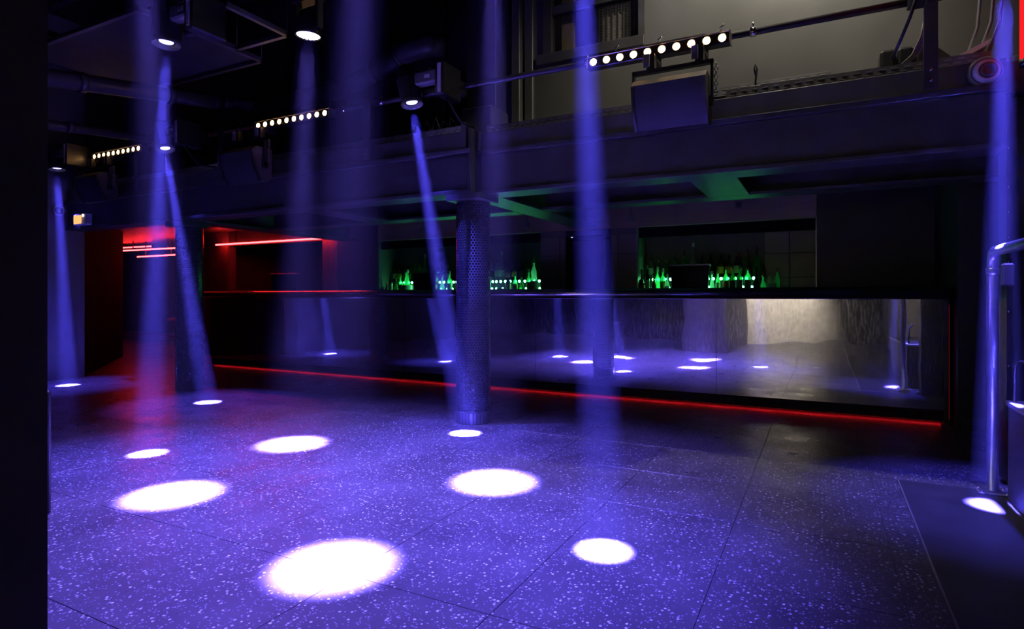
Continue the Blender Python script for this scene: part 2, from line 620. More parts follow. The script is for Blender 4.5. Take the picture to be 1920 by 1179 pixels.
for k in range(41):
    pl.append(Vector((-1.93 + k * 0.0105, YB + 0.10 + 0.012 * math.sin(k * 1.15), 0)))
f.prism(pl + [q + Vector((0, 0.006, 0)) for q in reversed(pl)], (0, 0, wz0 - 0.02), (0, 0, wz1))
f.build('curtain_panel', 'curtain', win)
MB().box((-2.37, YB + 0.09, wz0 - 0.02), (-2.24, YB + 0.14, wz1)).build('shutter_board', 'wood_pale', win)
MB().box((-2.78, YB + 0.30, 2.6), (-1.4, YB + 0.35, 5.2)).build('wall_behind_window', 'matt_black', kind='structure', label='dark room behind the window')
# outer vertical frame left of the window
MB().box((-2.86, YB - 0.10, 2.75), (-2.76, YB + 0.02, 5.15), bev=0.008).build('trim_2', 'grey_paint', kind='structure', label='vertical grey frame post left of the window')
MB().box((-2.735, YB - 0.04, 3.0), (-2.64, YB + 0.02, 5.15), bev=0.006).build('trim_3', 'grey_paint', kind='structure', label='inner vertical frame strip left of the window')
# boxed vertical duct left of the window
d_ = thing('boxed_riser', 'tall boxed riser painted dark standing on the balcony edge', 'duct', (-3.15, 5.1, 2.7))
MB().box((-3.28, 5.30, 2.7), (-2.93, YB - 0.021, 5.15), bev=0.01).build('casing', 'dark_panel', d_)
MB().box((-3.12, 4.94, 2.73), (-2.78, 5.29, 3.02), bev=0.01).build('foot_box', 'steel_paint', d_)

# ---- balcony slab, beams
MB().box((-9.7, 4.86, 2.50), (1.3, YB + 0.15, 2.70)).build('balcony_slab', 'steel_paint', kind='structure', label='balcony floor slab over the bar')
MB().box((-19, 4.97, 2.48), (1.5, 11.6, 2.62)).build('ceiling_under_balcony', 'steel_paint', kind='structure', label='low dark ceiling above the bar')


def ibeam_x(mbw, x0, x1, yf, z0, z1, depth=0.26, tf=0.03, webt=0.02):
    mbw.box((x0, yf, z0), (x1, yf + depth, z0 + tf))
    mbw.box((x0, yf, z1 - tf), (x1, yf + depth, z1))
    mbw.box((x0, yf + depth / 2 - webt / 2, z0 + tf), (x1, yf + depth / 2 + webt / 2, z1 - tf))


def front_beam(x0, x1, yf, label):
    o = thing('steel_beam', label, 'beam', ((x0 + x1) / 2, yf, 2.15))
    MB().box((x0, yf - 0.035, 2.15), (x1, yf + 0.24, 2.185), bev=0.004).build('bottom_flange', 'steel_paint', o)
    MB().box((x0, yf, 2.185), (x1, yf + 0.03, 2.515)).build('web', 'steel_paint', o)
    MB().box((x0, yf - 0.05, 2.515), (x1, yf + 0.13, 2.56), bev=0.004).build('top_flange', 'steel_paint', o)
    MB().box((x0, yf - 0.01, 2.56), (x1, yf + 0.13, 2.725), bev=0.004).build('kerb', 'steel_paint', o)
    return o


bl = front_beam(-9.69, -2.86, 4.72, 'long painted steel beam over the left bay, ending at the near mosaic column')
MB().box((-2.875, 4.675, 2.15), (-2.842, 4.99, 2.74), bev=0.004).build('end_plate', 'steel_paint', bl)
br = front_beam(-2.84, 1.05, 4.85, 'painted steel beam over the right bay, from the near mosaic column to the right wall')
# seams in the long beam
for x in (-7.05, -7.0):
    MB().box((x - 0.004, 4.712, 2.185), (x + 0.004, 4.72, 2.515)).build('seam_strip', 'steel_paint', bl)


def joist(x0, x1, y0, y1, z0, z1, label, name='ceiling_joist'):
    o = thing(name, label, 'beam', ((x0 + x1) / 2, (y0 + y1) / 2, z0))
    MB().box((x0, y0, z0), (x1, y1, z0 + 0.028), bev=0.003).build('bottom_flange', 'steel_paint', o)
    xm, ym = (x0 + x1) / 2, (y0 + y1) / 2
    if y1 - y0 > x1 - x0:
        MB().box((xm - 0.012, y0, z0 + 0.028), (xm + 0.012, y1, z1)).build('web', 'steel_paint', o)
    else:
        MB().box((x0, ym - 0.012, z0 + 0.028), (x1, ym + 0.012, z1)).build('web', 'steel_paint', o)
    return o


joist(-3.08, -2.76, 5.092, 7.9, 2.155, 2.48, 'cross joist running back from the near mosaic column')
joist(-7.45, -7.10, 4.965, 7.9, 2.155, 2.48, 'cross joist running back from the far mosaic column')
joist(-2.75, 1.3, 6.02, 6.28, 2.155, 2.48, 'long ceiling joist parallel to the bar, right bay')
joist(-7.09, -3.09, 6.02, 6.28, 2.155, 2.48, 'long ceiling joist parallel to the bar, left bay')
joist(-0.975, -0.60, 5.092, 6.015, 2.155, 2.48, 'short wide stub joist in the right bay, lit green')
joist(-5.25, -4.87, 4.965, 6.015, 2.155, 2.48, 'short wide stub joist in the left bay')
cp = MB().box((-3.13, 4.685, 2.09), (-2.76, 5.05, 2.149), bev=0.005).build('capital_plate', 'steel_paint')
tag(cp, 'square steel bearing plate on top of the near mosaic column', 'plate')
cp = MB().box((-7.46, 4.745, 2.09), (-7.09, 5.11, 2.149), bev=0.005).build('capital_plate', 'steel_paint')
tag(cp, 'square steel bearing plate on top of the far mosaic column', 'plate')

# ---- walls around and behind the bar (front plane Y = 8)
YW = 8.0
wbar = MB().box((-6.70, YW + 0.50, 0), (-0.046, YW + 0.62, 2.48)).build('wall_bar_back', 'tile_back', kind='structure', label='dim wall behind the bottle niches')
for (n_, x0, x1, y0, y1, lab) in (('wall_bar_far_pier', -11.25, -10.50, YW, YW + 0.15, 'brown boarded pier behind the left end of the bar'),
                                  ('wall_bar_pier', -7.99, -6.70, YW, YW + 0.5, 'dark boarded pier left of the left bottle niche'),
                                  ('wall_tile_pier', -3.683, -3.277, YW + 0.03, YW + 0.5, 'beige tiled pier left of the service door'),
                                  ('wall_tile_pier_right', -2.60, -2.223, YW + 0.03, YW + 0.5, 'dim tiled pier right of the service door')):
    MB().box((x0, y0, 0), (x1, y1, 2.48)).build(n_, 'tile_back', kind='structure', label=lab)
MB().box((-0.046, YW - 0.12, 0), (1.32, YW + 0.62, 2.48)).build('wall_bar_right', 'black_paint', kind='structure', label='plain black wall block at the right end of the bar')
MB().box((-10.5, YW + 1.3, 0), (-7.9, YW + 1.4, 2.48)).build('wall_bar_opening', 'deep_black', kind='structure', label='black room behind the opening left of the bar')
MB().box((-11.25, YW - 0.02, 1.2), (-10.52, YW - 0.001, 2.2), bev=0.003).build('wall_board', 'brown_wood', wbar)
MB().box((-7.98, YW - 0.02, 1.2), (-7.62, YW - 0.001, 2.2), bev=0.003).build('wall_board', 'brown_wood', wbar)
MB().box((-7.60, YW - 0.03, 0.0), (-6.72, YW - 0.001, 2.4), bev=0.003).build('wall_board', 'black_paint', wbar)
# fascia board across the niches
MB().box((-6.70, YW - 0.02, 2.135), (-0.05, YW + 0.05, 2.475), bev=0.004).build('trim_4', 'beige_board', kind='structure', label='beige fascia board above the bottle niches')
MB().box((-6.70, YW + 0.06, 2.0), (-0.05, YW + 0.12, 2.134)).build('trim_5', 'deep_black', kind='structure', label='black band under the beige fascia')  # near-black board filling the dark band below the fascia
MB().box((-6.70, YW + 0.12, 2.05), (-0.05, YW + 0.5, 2.134)).build('ceiling_niche', 'deep_black', kind='structure', label='black soffit of the bottle niches')
MB().box((-10.5, YW - 0.02, 2.2), (-6.70, YW + 0.15, 2.475)).build('trim_6', 'black_paint', kind='structure', label='black lintel over the opening left of the bar')
# tiles
for (x0, x1, y, zs) in ((-3.675, -3.375, YW + 0.03, (1.2, 1.455, 1.785, 2.05)), (-3.365, -3.285, YW + 0.03, (1.2, 1.455, 1.785, 2.05)),
                        (-2.595, -2.50, YW + 0.03, (1.2, 1.455, 1.785, 2.05)), (-2.49, -2.235, YW + 0.03, (1.2, 1.455, 1.785, 2.05)),
                        (-0.655, -0.365, YW + 0.44, (1.2, 1.44, 1.75, 2.05)), (-0.355, -0.05, YW + 0.44, (1.2, 1.44, 1.75, 2.05))):
    for k in range(3):
        MB().box((x0, y - 0.016, zs[k] + 0.004), (x1, y, zs[k + 1] - 0.004), bev=0.003).build('tile', 'tile_beige', wbar)
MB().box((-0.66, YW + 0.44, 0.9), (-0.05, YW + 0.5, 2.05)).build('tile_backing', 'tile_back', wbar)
MB().box((-2.236, YW - 0.01, 1.0), (-2.215, YW + 0.06, 2.134), bev=0.002).build('trim_7', 'alu', kind='structure', label='thin metal edge trim of the right bottle niche')
MB().box((-0.062, YW - 0.01, 1.0), (-0.047, YW + 0.06, 2.47), bev=0.002).build('trim_8', 'alu', kind='structure', label='thin metal edge trim beside the black wall block')
# dark service doorway with metal jamb strip and a small blue downlight
dr = thing('door_1', 'dark blue service doorway between the bottle niches', None, (-2.95, YW + 0.1, 0), kind='structure')
MB().box((-3.277, YW + 0.2, 0), (-2.60, YW + 0.24, 2.10)).build('door_leaf', 'dark_panel', dr)
MB().box((-2.70, YW - 0.005, 0.9), (-2.672, YW + 0.05, 2.07), bev=0.003).build('jamb_strip', 'chrome', dr)
MB().box((-3.277, YW + 0.0, 2.06), (-2.60, YW + 0.2, 2.133)).build('door_head', 'matt_black', dr)
dl = thing('recessed_downlight', 'tiny blue recessed downlight in the service doorway head', 'lamp', (-3.2, YW + 0.08, 2.05))
MB().lathe([(0.035, 0), (0.035, 0.012)], (-3.2, YW + 0.08, 2.048), n=14).build('rim', 'chrome', dl)
MB().lathe([(0.026, 0), (0.026, 0.004)], (-3.2, YW + 0.08, 2.045), n=14).build('bulb', 'down_blue', dl)
add_light('service_downlight', 'SPOT', (-3.2, YW + 0.08, 2.04), (-3.15, YW + 0.12, 0), 14, (0.25, 0.25, 1), 0.02, R(110), 0.8)

# ---- red back room at the left
MB().box((-19, 10.6, 0), (-10.5, 10.8, 2.5)).build('wall_red_room', 'brown_black', kind='structure', label='dark back wall of the red lit room')
MB().box((-11.35, 8.15, 0), (-11.25, 10.6, 2.48)).build('wall_red_room_side', 'brown_wood', kind='structure', label='side wall of the red lit room')
pw = MB()
pw.prism([(-9.74, 4.96, 0), (-12.35, 7.0, 0), (-12.6, 6.9, 0), (-9.92, 4.80, 0)], (0, 0, 0), (0, 0, 2.48))
pw.build('wall_partition', 'deep_black', kind='structure', label='black angled partition beside the red lit room')
MB().box((-18.5, 9.9, 0), (-11.36, 10.59, 0.16), bev=0.01).build('trim_9', 'brown_wood', kind='structure', label='low wooden step along the back of the red room')

# ---- right side: bar end jamb, dark wall, column under beam
MB().box((1.09, 6.62, 0), (1.30, 8.2, 2.48)).build('wall_bar_end', 'black_paint', kind='structure', label='dark wall end beside the right end of the bar')
MB().box((1.075, 6.60, 0), (1.3, 6.619, 0.12), bev=0.004).build('baseboard_right', 'steel_paint', kind='structure', label='dark skirting beside the right end of the bar')
co = thing('steel_column', 'painted steel column at the right end of the balcony beam', 'column', (1.14, 4.95, 0))
MB().box((1.055, 4.86, 0), (1.075, 5.06, 2.49)).build('flange', 'steel_paint', co)
MB().box((1.275, 4.86, 0), (1.295, 5.06, 2.49)).build('flange', 'steel_paint', co)
MB().box((1.075, 4.95, 0), (1.275, 4.97, 2.49)).build('web', 'steel_paint', co)
for z in (0.4, 0.75, 1.1, 1.42, 1.58, 1.74, 1.9, 2.15):
    MB().lathe([(0.0, -0.004), (0.007, -0.003), (0.009, 0.0)], (1.066, 4.858, z), (0, 1, 0), 8).build('rivet', 'chrome', co)

# =================================================================== MOSAIC COLUMNS
def mosaic_column(cx_, cy_, label):
    r, h = 0.162, 2.09
    o = thing('mosaic_column', label, 'column', (cx_, cy_, 0))
    MB().cyl((cx_, cy_, 0), (cx_, cy_, h), r - 0.003, n=48).build('core', 'hex_grout', o)
    mb = MB()
    nc = 36
    pitch = 2 * math.pi / nc
    w = pitch * r
    rowh = w * 0.866
    s = w / math.sqrt(3) * 0.86
    z = 0.115 + s
    row = 0
    while z < h - 0.005:
        for k in range(nc):
            t0 = (k + 0.5 * (row % 2)) * pitch
            vs = []
            for (rr, sc) in ((r - 0.004, 1.0), (r + 0.0015, 0.93)):
                for j in range(6):
                    a = R(60 * j + 30)
                    dt = s * sc * math.cos(a) / r
                    vs.append((cx_ + rr * math.cos(t0 + dt), cy_ + rr * math.sin(t0 + dt), min(h, z + s * sc * math.sin(a))))
            fs = [(j, (j + 1) % 6, 6 + (j + 1) % 6, 6 + j) for j in range(6)] + [(6, 7, 8, 9, 10, 11)]
            mb.add(vs, fs)
        z += rowh
        row += 1
    mb.build('hexagon_mosaic', 'hex_tile', o, kind='stuff', label='small dark hexagonal mosaic tiles', fix=False)
    n = 30
    for k in range(n):
        t0, t1 = (k + 0.06) / n * 2 * math.pi, (k + 0.94) / n * 2 * math.pi
        vs = [(cx_ + q * math.cos(t), cy_ + q * math.sin(t), zz) for q in (r - 0.004, r + 0.004) for t in (t0, t1) for zz in (0.002, 0.108)]
        MB().add(vs, [(0, 1, 3, 2), (4, 6, 7, 5), (0, 4, 5, 1), (2, 3, 7, 6), (1, 5, 7, 3), (0, 2, 6, 4)]).build('base_tile', 'base_tile', o)
    return o


mosaic_column(-2.955, 4.90, 'round column clad in dark hexagonal mosaic, its floor spot right at its foot')
mosaic_column(-7.28, 4.96, 'round column clad in dark hexagonal mosaic near the red lit room')

# =================================================================== BAR COUNTER
BX0, BX1, BY = -9.45, 1.02, 6.82
bar = thing('bar_counter', 'long bar counter with mirror polished steel front and rounded rim', 'bar counter', ((BX0 + BX1) / 2, BY, 0))
MB().box((BX0, BY + 0.03, 0.02), (BX1, BY + 0.10, 0.13)).build('plinth', 'matt_black', bar)
MB().box((BX0, BY + 0.10, 0.0), (BX1, BY + 0.16, 1.17)).build('carcass', 'matt_black', bar)
pe = [BX0, -7.35, -5.25, -3.2, -1.02, BX1]
for k in range(5):
    MB().box((pe[k] + 0.0015, BY, 0.13), (pe[k + 1] - 0.0015, BY + 0.10, 1.17), bev=0.001).build('front_panel', 'stainless_sheet', bar)
# worktop with rolled front rim
prof = []
for k in range(13):
    a = R(-90 - 180 * k / 12)
    prof.append(Vector((0, 6.735 + 0.058 * math.cos(a), 1.228 + 0.058 * math.sin(a))))
prof = [Vector((0, 6.92, 1.17))] + prof + [Vector((0, 6.92, 1.286))]
MB().prism(prof, (BX0 - 0.02, 0, 0), (BX1 + 0.03, 0, 0), smooth=True).build('rolled_rim', 'roll_steel', bar, label='rounded glossy metal rim')
MB().box((BX0, 6.90, 1.235), (BX1 + 0.02, 7.42, 1.292), bev=0.006).build('worktop', 'counter_black', bar)
MB().box((BX1, BY - 0.01, 0.0), (BX1 + 0.035, BY + 0.16, 1.17), bev=0.003).build('end_trim', 'steel_paint', bar)
MB().box((BX0 + 0.05, BY + 0.050, 0.0165), (BX1 - 0.02, BY + 0.060, 0.0195)).build('led_strip', 'led_red_strip', bar, label='red light strip under the plinth')
MB().box((BX1 + 0.036, BY + 0.0, 0.05), (BX1 + 0.040, BY + 0.008, 1.12)).build('led_strip', 'led_red_dim', bar)
# back counter with a bottle step
for (x0, x1, yb, lab, lab2) in ((-6.69, -3.69, 8.48, 'dark back counter under the left bottle niche', 'black raised bottle step in the left niche with green light strip'),
                                (-2.215, -0.06, 8.42, 'dark back counter under the right bottle niche', 'black raised bottle step in the right niche with green light strip')):
    bk = thing('back_counter', lab, 'counter', ((x0 + x1) / 2, 8.0, 0))
    MB().box((x0, 7.72, 0), (x1, 7.99, 1.21)).build('cabinet', 'matt_black', bk)
    MB().box((x0, 7.70, 1.21), (x1, yb, 1.25), bev=0.004).build('top', 'counter_black', bk)
    bs_ = thing('bottle_step', lab2, 'shelf', ((x0 + x1) / 2, 8.35, 1.25))
    x1s = x1 if x1 < -3 else -0.68
    MB().box((x0 + 0.02, 8.27, 1.25), (x1s - 0.02, 8.48, 1.46), bev=0.003).build('riser', 'plastic_black', bs_)
    xs0 = x0 + (0.25 if x1 < -3 else 0.05)
    for (z, st, w_, h_) in ((1.43, 0.082, 0.034, 0.026), (1.318, 0.105, 0.030, 0.020)):
        lm = MB()
        k = 0
        while xs0 + k * st < x1s - 0.08:
            xx = xs0 + k * st + random.uniform(-0.015, 0.015)
            lm.lathe([(w_ * 0.6, 0.0), (w_ * 0.5, 0.008), (0.0, 0.012)], (xx, 8.271, z), (0, -1, 0), 8)
            k += 1
        lm.build('led_modules', 'led_green', bs_, kind='stuff', label='row of glowing green light modules behind the bottles')
# =================================================================== BALCONY RAIL AND ITS FIXTURES
ZR, YR = 3.16, 4.76
rail = thing('balcony_rail', 'long round steel handrail along the balcony edge', 'railing', (-3, YR, 2.56))
MB().cyl((-9.65, YR, ZR), (1.2, YR, ZR), 0.026, n=14).build('rail_tube', 'duct_black', rail)
for (x, yf) in ((-7.95, 4.70), (-6.3, 4.70), (-4.07, 4.70), (0.645, 4.83)):
    p_ = MB().box((x - 0.04, yf - 0.035, 2.575), (x + 0.04, yf - 0.011, ZR + 0.02), bev=0.003).build('rail_post', 'steel_paint', rail)
    for z in (2.63, 2.70):
        MB().lathe([(0.0, -0.008), (0.010, -0.006), (0.012, 0.0)], (x, yf - 0.036, z), (0, 1, 0), 8).build('bolt', 'chrome', p_)
MB().box((-2.95, 4.67, 2.57), (-2.90, 4.70, 2.80), bev=0.003).build('rail_post', 'steel_paint', rail)
for x in (-6.05, -4.45, -3.95, -1.75, -0.45):
    MB().lathe([(0.036, -0.02), (0.036, 0.02)], (x, YR, ZR), (1, 0, 0), 12).tube([(x, YR, ZR + 0.03), (x, YR, ZR + 0.07)], 0.008, 6).build('pipe_clamp', 'chrome', rail)

# perforated cable tray lying on the kerb
def tray(x0, x1, y, label):
    o = thing('cable_tray', label, 'cable tray', ((x0 + x1) / 2, y, 2.725))
    MB().box((x0, y, 2.727), (x1, y + 0.004, 2.80)).build('side_wall', 'tray_metal', o)
    MB().box((x0, y, 2.727), (x1, y + 0.10, 2.731)).build('base', 'tray_metal', o)
    s = MB()
    n = int((x1 - x0) / 0.075)
    for k in range(n):
        for z in (2.748, 2.775):
            xx = x0 + 0.02 + k * 0.075 + (0.02 if z > 2.76 else 0)
            s.box((xx, y - 0.002, z), (xx + 0.04, y - 0.0002, z + 0.007))
    s.build('slots', 'cap_white' if False else 'wire', o, kind='stuff')
    return o


tray(-9.6, -2.96, 4.76, 'long perforated cable tray on the left bay of the balcony kerb')
tray(-2.80, -1.36, 4.89, 'perforated cable tray between the mosaic column and the hanging speaker')
tray(-0.66, 0.98, 4.89, 'perforated cable tray between the hanging speaker and the right wall')
tr2 = thing('cable_tray', 'pale perforated cable tray fixed flat to the grey upper wall', 'cable tray', (-0.5, 5.57, 2.97))
MB().box((-0.95, 5.556, 2.97), (0.07, 5.572, 3.05), bev=0.002).build('side_wall', 'tray_metal', tr2)
s = MB()
for k in range(13):
    for z in (2.99, 3.022):
        s.box((-0.93 + k * 0.077, 5.553, z), (-0.89 + k * 0.077, 5.5555, z + 0.008))
s.build('slots', 'wire', tr2, kind='stuff')


def led_bar(x0, label):
    L, y, z = 1.10, 4.66, 3.105
    o = thing('led_batten', label, 'stage light', (x0 + L / 2, y, z - 0.04))
    MB().box((x0, y - 0.03, z - 0.042), (x0 + L, y + 0.055, z + 0.042), bev=0.006).build('housing', 'plastic_black', o)
    MB().box((x0 - 0.004, y - 0.034, z + 0.042), (x0 + L + 0.004, y + 0.058, z + 0.052), bev=0.002).build('top_profile', 'alu', o)
    MB().box((x0 + 0.28, y - 0.005, z + 0.052), (x0 + L - 0.18, y + 0.03, z + 0.072), bev=0.002).build('mount_profile', 'alu', o)
    for x in (x0 - 0.008, x0 + L):
        MB().box((x, y - 0.036, z - 0.046), (x + 0.008, y + 0.06, z + 0.055), bev=0.002).build('end_cap', 'alu', o)
    for k in range(10):
        xx = x0 + 0.05 + k * (L - 0.10) / 9
        rim = MB().lathe([(0.034, 0), (0.036, 0.006), (0.030, 0.010)], (xx, y - 0.028, z), (0, -1, 0), 16, caps=False).build('lens_rim', 'plastic_black', o)
        MB().lathe([(0.027, 0.0), (0.027, 0.009), (0.018, 0.014), (0.0, 0.016)], (xx, y - 0.030, z), (0, -1, 0), 16).build('lens', 'led_amber', rim)
    for x in (x0 + 0.20, x0 + L * 0.5, x0 + L - 0.08):
        c = MB()
        c.lathe([(0.042, -0.014), (0.042, 0.014)], (x, YR, ZR), (1, 0, 0), 14)
        c.tube([(x, YR, ZR + 0.04), (x, YR - 0.01, ZR + 0.075), (x + 0.03, YR - 0.03, ZR + 0.085)], 0.008, 6)
        c.build('clamp', 'chrome', o)
    return o


led_bar(-1.70, 'amber ten-lens light bar directly above the speaker in front of the grey wall')
led_bar(-5.64, 'amber ten-lens light bar hung from the rail between the two mosaic columns')
led_bar(-8.87, 'amber ten-lens light bar at the far left end of the rail by the red panels')


def hung_speaker(xc, label):
    w, y0 = 0.54, 4.42
    xa, xb = xc - w / 2, xc + w / 2
    o = thing('hanging_speaker', label, 'speaker', (xc, 4.55, 2.46))
    prof_ = [Vector((0, 4.52, 2.46)), Vector((0, 4.40, 2.77)), Vector((0, 4.46, 2.825)), Vector((0, 4.66, 2.82)), Vector((0, 4.66, 2.50)), Vector((0, 4.60, 2.46))]
    MB().prism(prof_, (xa, 0, 0), (xb, 0, 0)).build('cabinet', 'speaker_wood', o)
    MB().prism([Vector((0, 4.40, 2.772)), Vector((0, 4.456, 2.824)), Vector((0, 4.462, 2.819)), Vector((0, 4.406, 2.767))], (xa, -0.003, 0.001), (xb, -0.003, 0.001)).build('upper_baffle', 'speaker_wood', o)
    # curved front grille and its frame edges
    n = 8
    g, gb = [], []
    for k in range(n + 1):
        t = k / n
        p = Vector((0, 4.52, 2.46)).lerp(Vector((0, 4.40, 2.77)), t)
        bulge = 0.022 * math.sin(math.pi * t)
        g.append(p + Vector((0, -0.93, -0.36)) * (0.006 + bulge))
        gb.append(p)
    MB().prism(g + gb[::-1], (xa + 0.02, 0, 0), (xb - 0.02, 0, 0)).build('grille', 'grille_cloth', o)
    for x in (xa, xb - 0.02):
        MB().prism([q + Vector((0, -0.01, -0.004)) for q in g] + gb[::-1], (x, 0, 0), (x + 0.02, 0, 0)).build('side_rim', 'plastic_black', o)
    br_ = MB()
    br_.box((xa - 0.03, 4.53, 2.90), (xb + 0.03, 4.57, 2.93))
    br_.box((xa - 0.03, 4.53, 2.62), (xa - 0.012, 4.57, 2.93))
    br_.box((xb + 0.012, 4.53, 2.62), (xb + 0.03, 4.57, 2.93))
    br_.box((xa - 0.03, 4.52, 2.60), (xa + 0.001, 4.58, 2.66))
    br_.box((xb - 0.001, 4.52, 2.60), (xb + 0.03, 4.58, 2.66))
    br_.build('bracket', 'plastic_black', o)
    for x in (xc - 0.16, xc + 0.20):
        h_ = MB().box((x - 0.03, 4.54, 2.91), (x + 0.03, 4.60, 3.05)).box((x - 0.03, 4.58, 3.02), (x + 0.03, 4.775, 3.05)).box((x - 0.03, 4.745, 3.03), (x + 0.03, 4.775, 3.15)).build('hanger', 'plastic_black', o)
        MB().box((x - 0.055, 4.525, 2.95), (x - 0.005, 4.54, 3.05), bev=0.003).build('hanger_plate', 'plastic_grey', h_)
    ch = MB()
    for k in range(9):
        z = 2.90 - k * 0.028
        ax = (1, 0, 0) if k % 2 else (0, 1, 0)
        ch.tube(arc((xb + 0.045, 4.58, z), 0.014, 0, 2 * math.pi, 8, ax)[:-1], 0.0035, 5, closed=True)
    ch.build('safety_chain', 'cable_grey', o)
    return o


hung_speaker(-1.0, 'wedge loudspeaker hanging below the light bar in front of the grey wall')
hung_speaker(-5.68, 'wedge loudspeaker hanging between the two mosaic columns')
hung_speaker(-8.60, 'wedge loudspeaker hanging beside the far left light bar')


# =================================================================== MOVING HEADS, WASH LIGHTS AND THEIR BEAMS
def frame_of(d):
    d = Vector(d).normalized()
    a = d.orthogonal().normalized()
    return d, a, d.cross(a)


def haze_cone(p0, p1, r0, r1, label, mname):
    MB().cyl(p0, p1, r0, r1, n=24).build('haze_shaft', mname, label=label, cat='haze', kind='stuff')


def moving_head(lens, aim, side, label, beam_label, r_floor=0.13, power=BEAM_POWER, color=BLUE, strip='plastic_white', hang='side', dens='haze_thin', key=None):
    """lens: centre of the front lens; side: +1 base to the right (+X) of the head, -1 to the left"""
    lens, aim = Vector(lens), Vector(aim)
    d = (aim - lens).normalized()
    up = -d
    o = thing('moving_head_light', label, 'stage light', lens + Vector((0.2 * side, 0, -0.03)))
    # head: faceted shell around the optical axis, with a flat back
    hd = MB()
    fx = Vector((1, 0, 0)) - d * d.x
    fx.normalize()
    fy = d.cross(fx)
    prof_ = [(0.070, 0.0), (0.100, 0.015), (0.112, 0.10), (0.118, 0.20), (0.105, 0.285), (0.070, 0.335), (0.03, 0.345)]
    n = 10
    vs, fs = [], []
    for r, h in prof_:
        for k in range(n):
            a = 2 * math.pi * (k + 0.5) / n
            vs.append(lens + up * h + fx * (r * 0.92 * math.cos(a)) + fy * (r * 1.06 * math.sin(a)))
    for i in range(len(prof_) - 1):
        fs += [(i * n + k, i * n + (k + 1) % n, (i + 1) * n + (k + 1) % n, (i + 1) * n + k) for k in range(n)]
    fs += [tuple(range(n))[::-1], tuple((len(prof_) - 1) * n + k for k in range(n))]
    head = hd.add(vs, fs).build('head', 'plastic_black', o)
    rg = MB().lathe([(0.100, -0.028), (0.104, -0.020), (0.096, 0.012), (0.070, 0.012), (0.066, -0.004), (0.098, -0.028)], lens, up, 28, caps=False).build('front_ring', 'plastic_grey', head)
    MB().lathe([(0.0, -0.004), (0.052, -0.002), (0.056, 0.010)], lens, up, 24).build('lens', 'lens_blue', head)
    for k in range(5):
        q = lens + up * (0.10 + 0.032 * k) + fy * -0.117
        MB().box(q + Vector((-0.045, -0.006, -0.006)), q + Vector((0.03, 0.006, 0.006)), bev=0.002).build('vent_rib', 'plastic_grey', head)
    piv = lens + up * 0.19
    arm_x = piv.x + side * 0.12
    bx = piv.x + side * 0.36
    # yoke arm, base (mounted sideways on the rail), pale strip and clamp
    a_ = MB()
    a_.box((min(piv.x + side * 0.09, bx), piv.y - 0.05, piv.z - 0.055), (max(piv.x + side * 0.09, bx), piv.y + 0.05, piv.z + 0.06), bev=0.014)
    a_.build('yoke_arm', 'plastic_grey', o)
    a_ = MB()
    a_.box((min(piv.x + side * 0.10, bx), piv.y + 0.06, piv.z - 0.13), (max(piv.x + side * 0.10, bx), piv.y + 0.13, piv.z - 0.05), bev=0.014)
    a_.build('yoke_arm', 'plastic_black', o)
    b0, b1 = sorted((bx - side * 0.01, bx + side * 0.085))
    bs = MB().box((b0, piv.y - 0.10, piv.z - 0.20), (b1, piv.y + 0.20, piv.z + 0.10), bev=0.012).build('base', 'plastic_black', o)
    s0, s1 = sorted((bx + side * 0.028, bx + side * 0.062))
    MB().box((s0, piv.y - 0.106, piv.z - 0.18), (s1, piv.y - 0.0995, piv.z + 0.075)).build('pale_strip', strip, bs, label='pale vertical strip')
    MB().box((bx - side * 0.12 - 0.03, piv.y - 0.056, piv.z - 0.012), (bx - side * 0.12 + 0.03, piv.y - 0.0495, piv.z + 0.02)).build('badge', 'cap_white', o)
    c = MB()
    for dx in (-0.06, 0.0):
        c.lathe([(0.018, 0), (0.020, 0.03), (0.012, 0.055), (0.0, 0.058)], (bx - side * 0.08 + dx, piv.y + 0.02, piv.z + 0.055), (0, 0, 1), 10)
    c.build('clamp_knobs', 'chrome', o)
    if hang == 'side':
        MB().box((b0 + 0.02, piv.y + 0.19, min(piv.z - 0.1, ZR - 0.03)), (b1 - 0.02, YR + 0.02, max(piv.z - 0.02, ZR + 0.03)), bev=0.006).build('rail_bracket', 'plastic_black', o)
        pts = [(bx + side * 0.06, piv.y, piv.z - 0.20), (bx + side * 0.09, piv.y + 0.05, piv.z - 0.30), (bx + side * 0.13, piv.y + 0.12, piv.z - 0.40), (bx + side * 0.16, piv.y + 0.30, 2.76)]
        MB().tube(pts, 0.010, 6).build('cable', 'rubber', o)
    else:
        MB().tube([(bx + side * 0.04, piv.y + 0.05, piv.z + 0.08), (bx + side * 0.04, piv.y + 0.05, 3.92)], 0.02, 8).build('drop_pipe', 'duct_black', o)
    # its light and the lit haze below it
    L = (aim - lens).length
    src = lens + d * 0.085
    add_light(f'{key}_spot_offscreen' if key else 'beam_spot', 'SPOT', src, aim, power, color, 0.04, 2 * math.atan(r_floor * 1.0 / L), 0.4)
    add_light(f'{key}_halo_offscreen' if key else 'beam_halo', 'SPOT', src, aim, HALO_POWER * 0.6, color, 0.02, 2 * math.atan(1.2 / L), 1.0)
    haze_cone(lens + d * 0.135, aim + d * (-0.01) if aim.z > 0.005 else aim - d * (0.012 / max(0.2, -d.z)), 0.05, r_floor * 1.0, beam_label, dens)
    return o


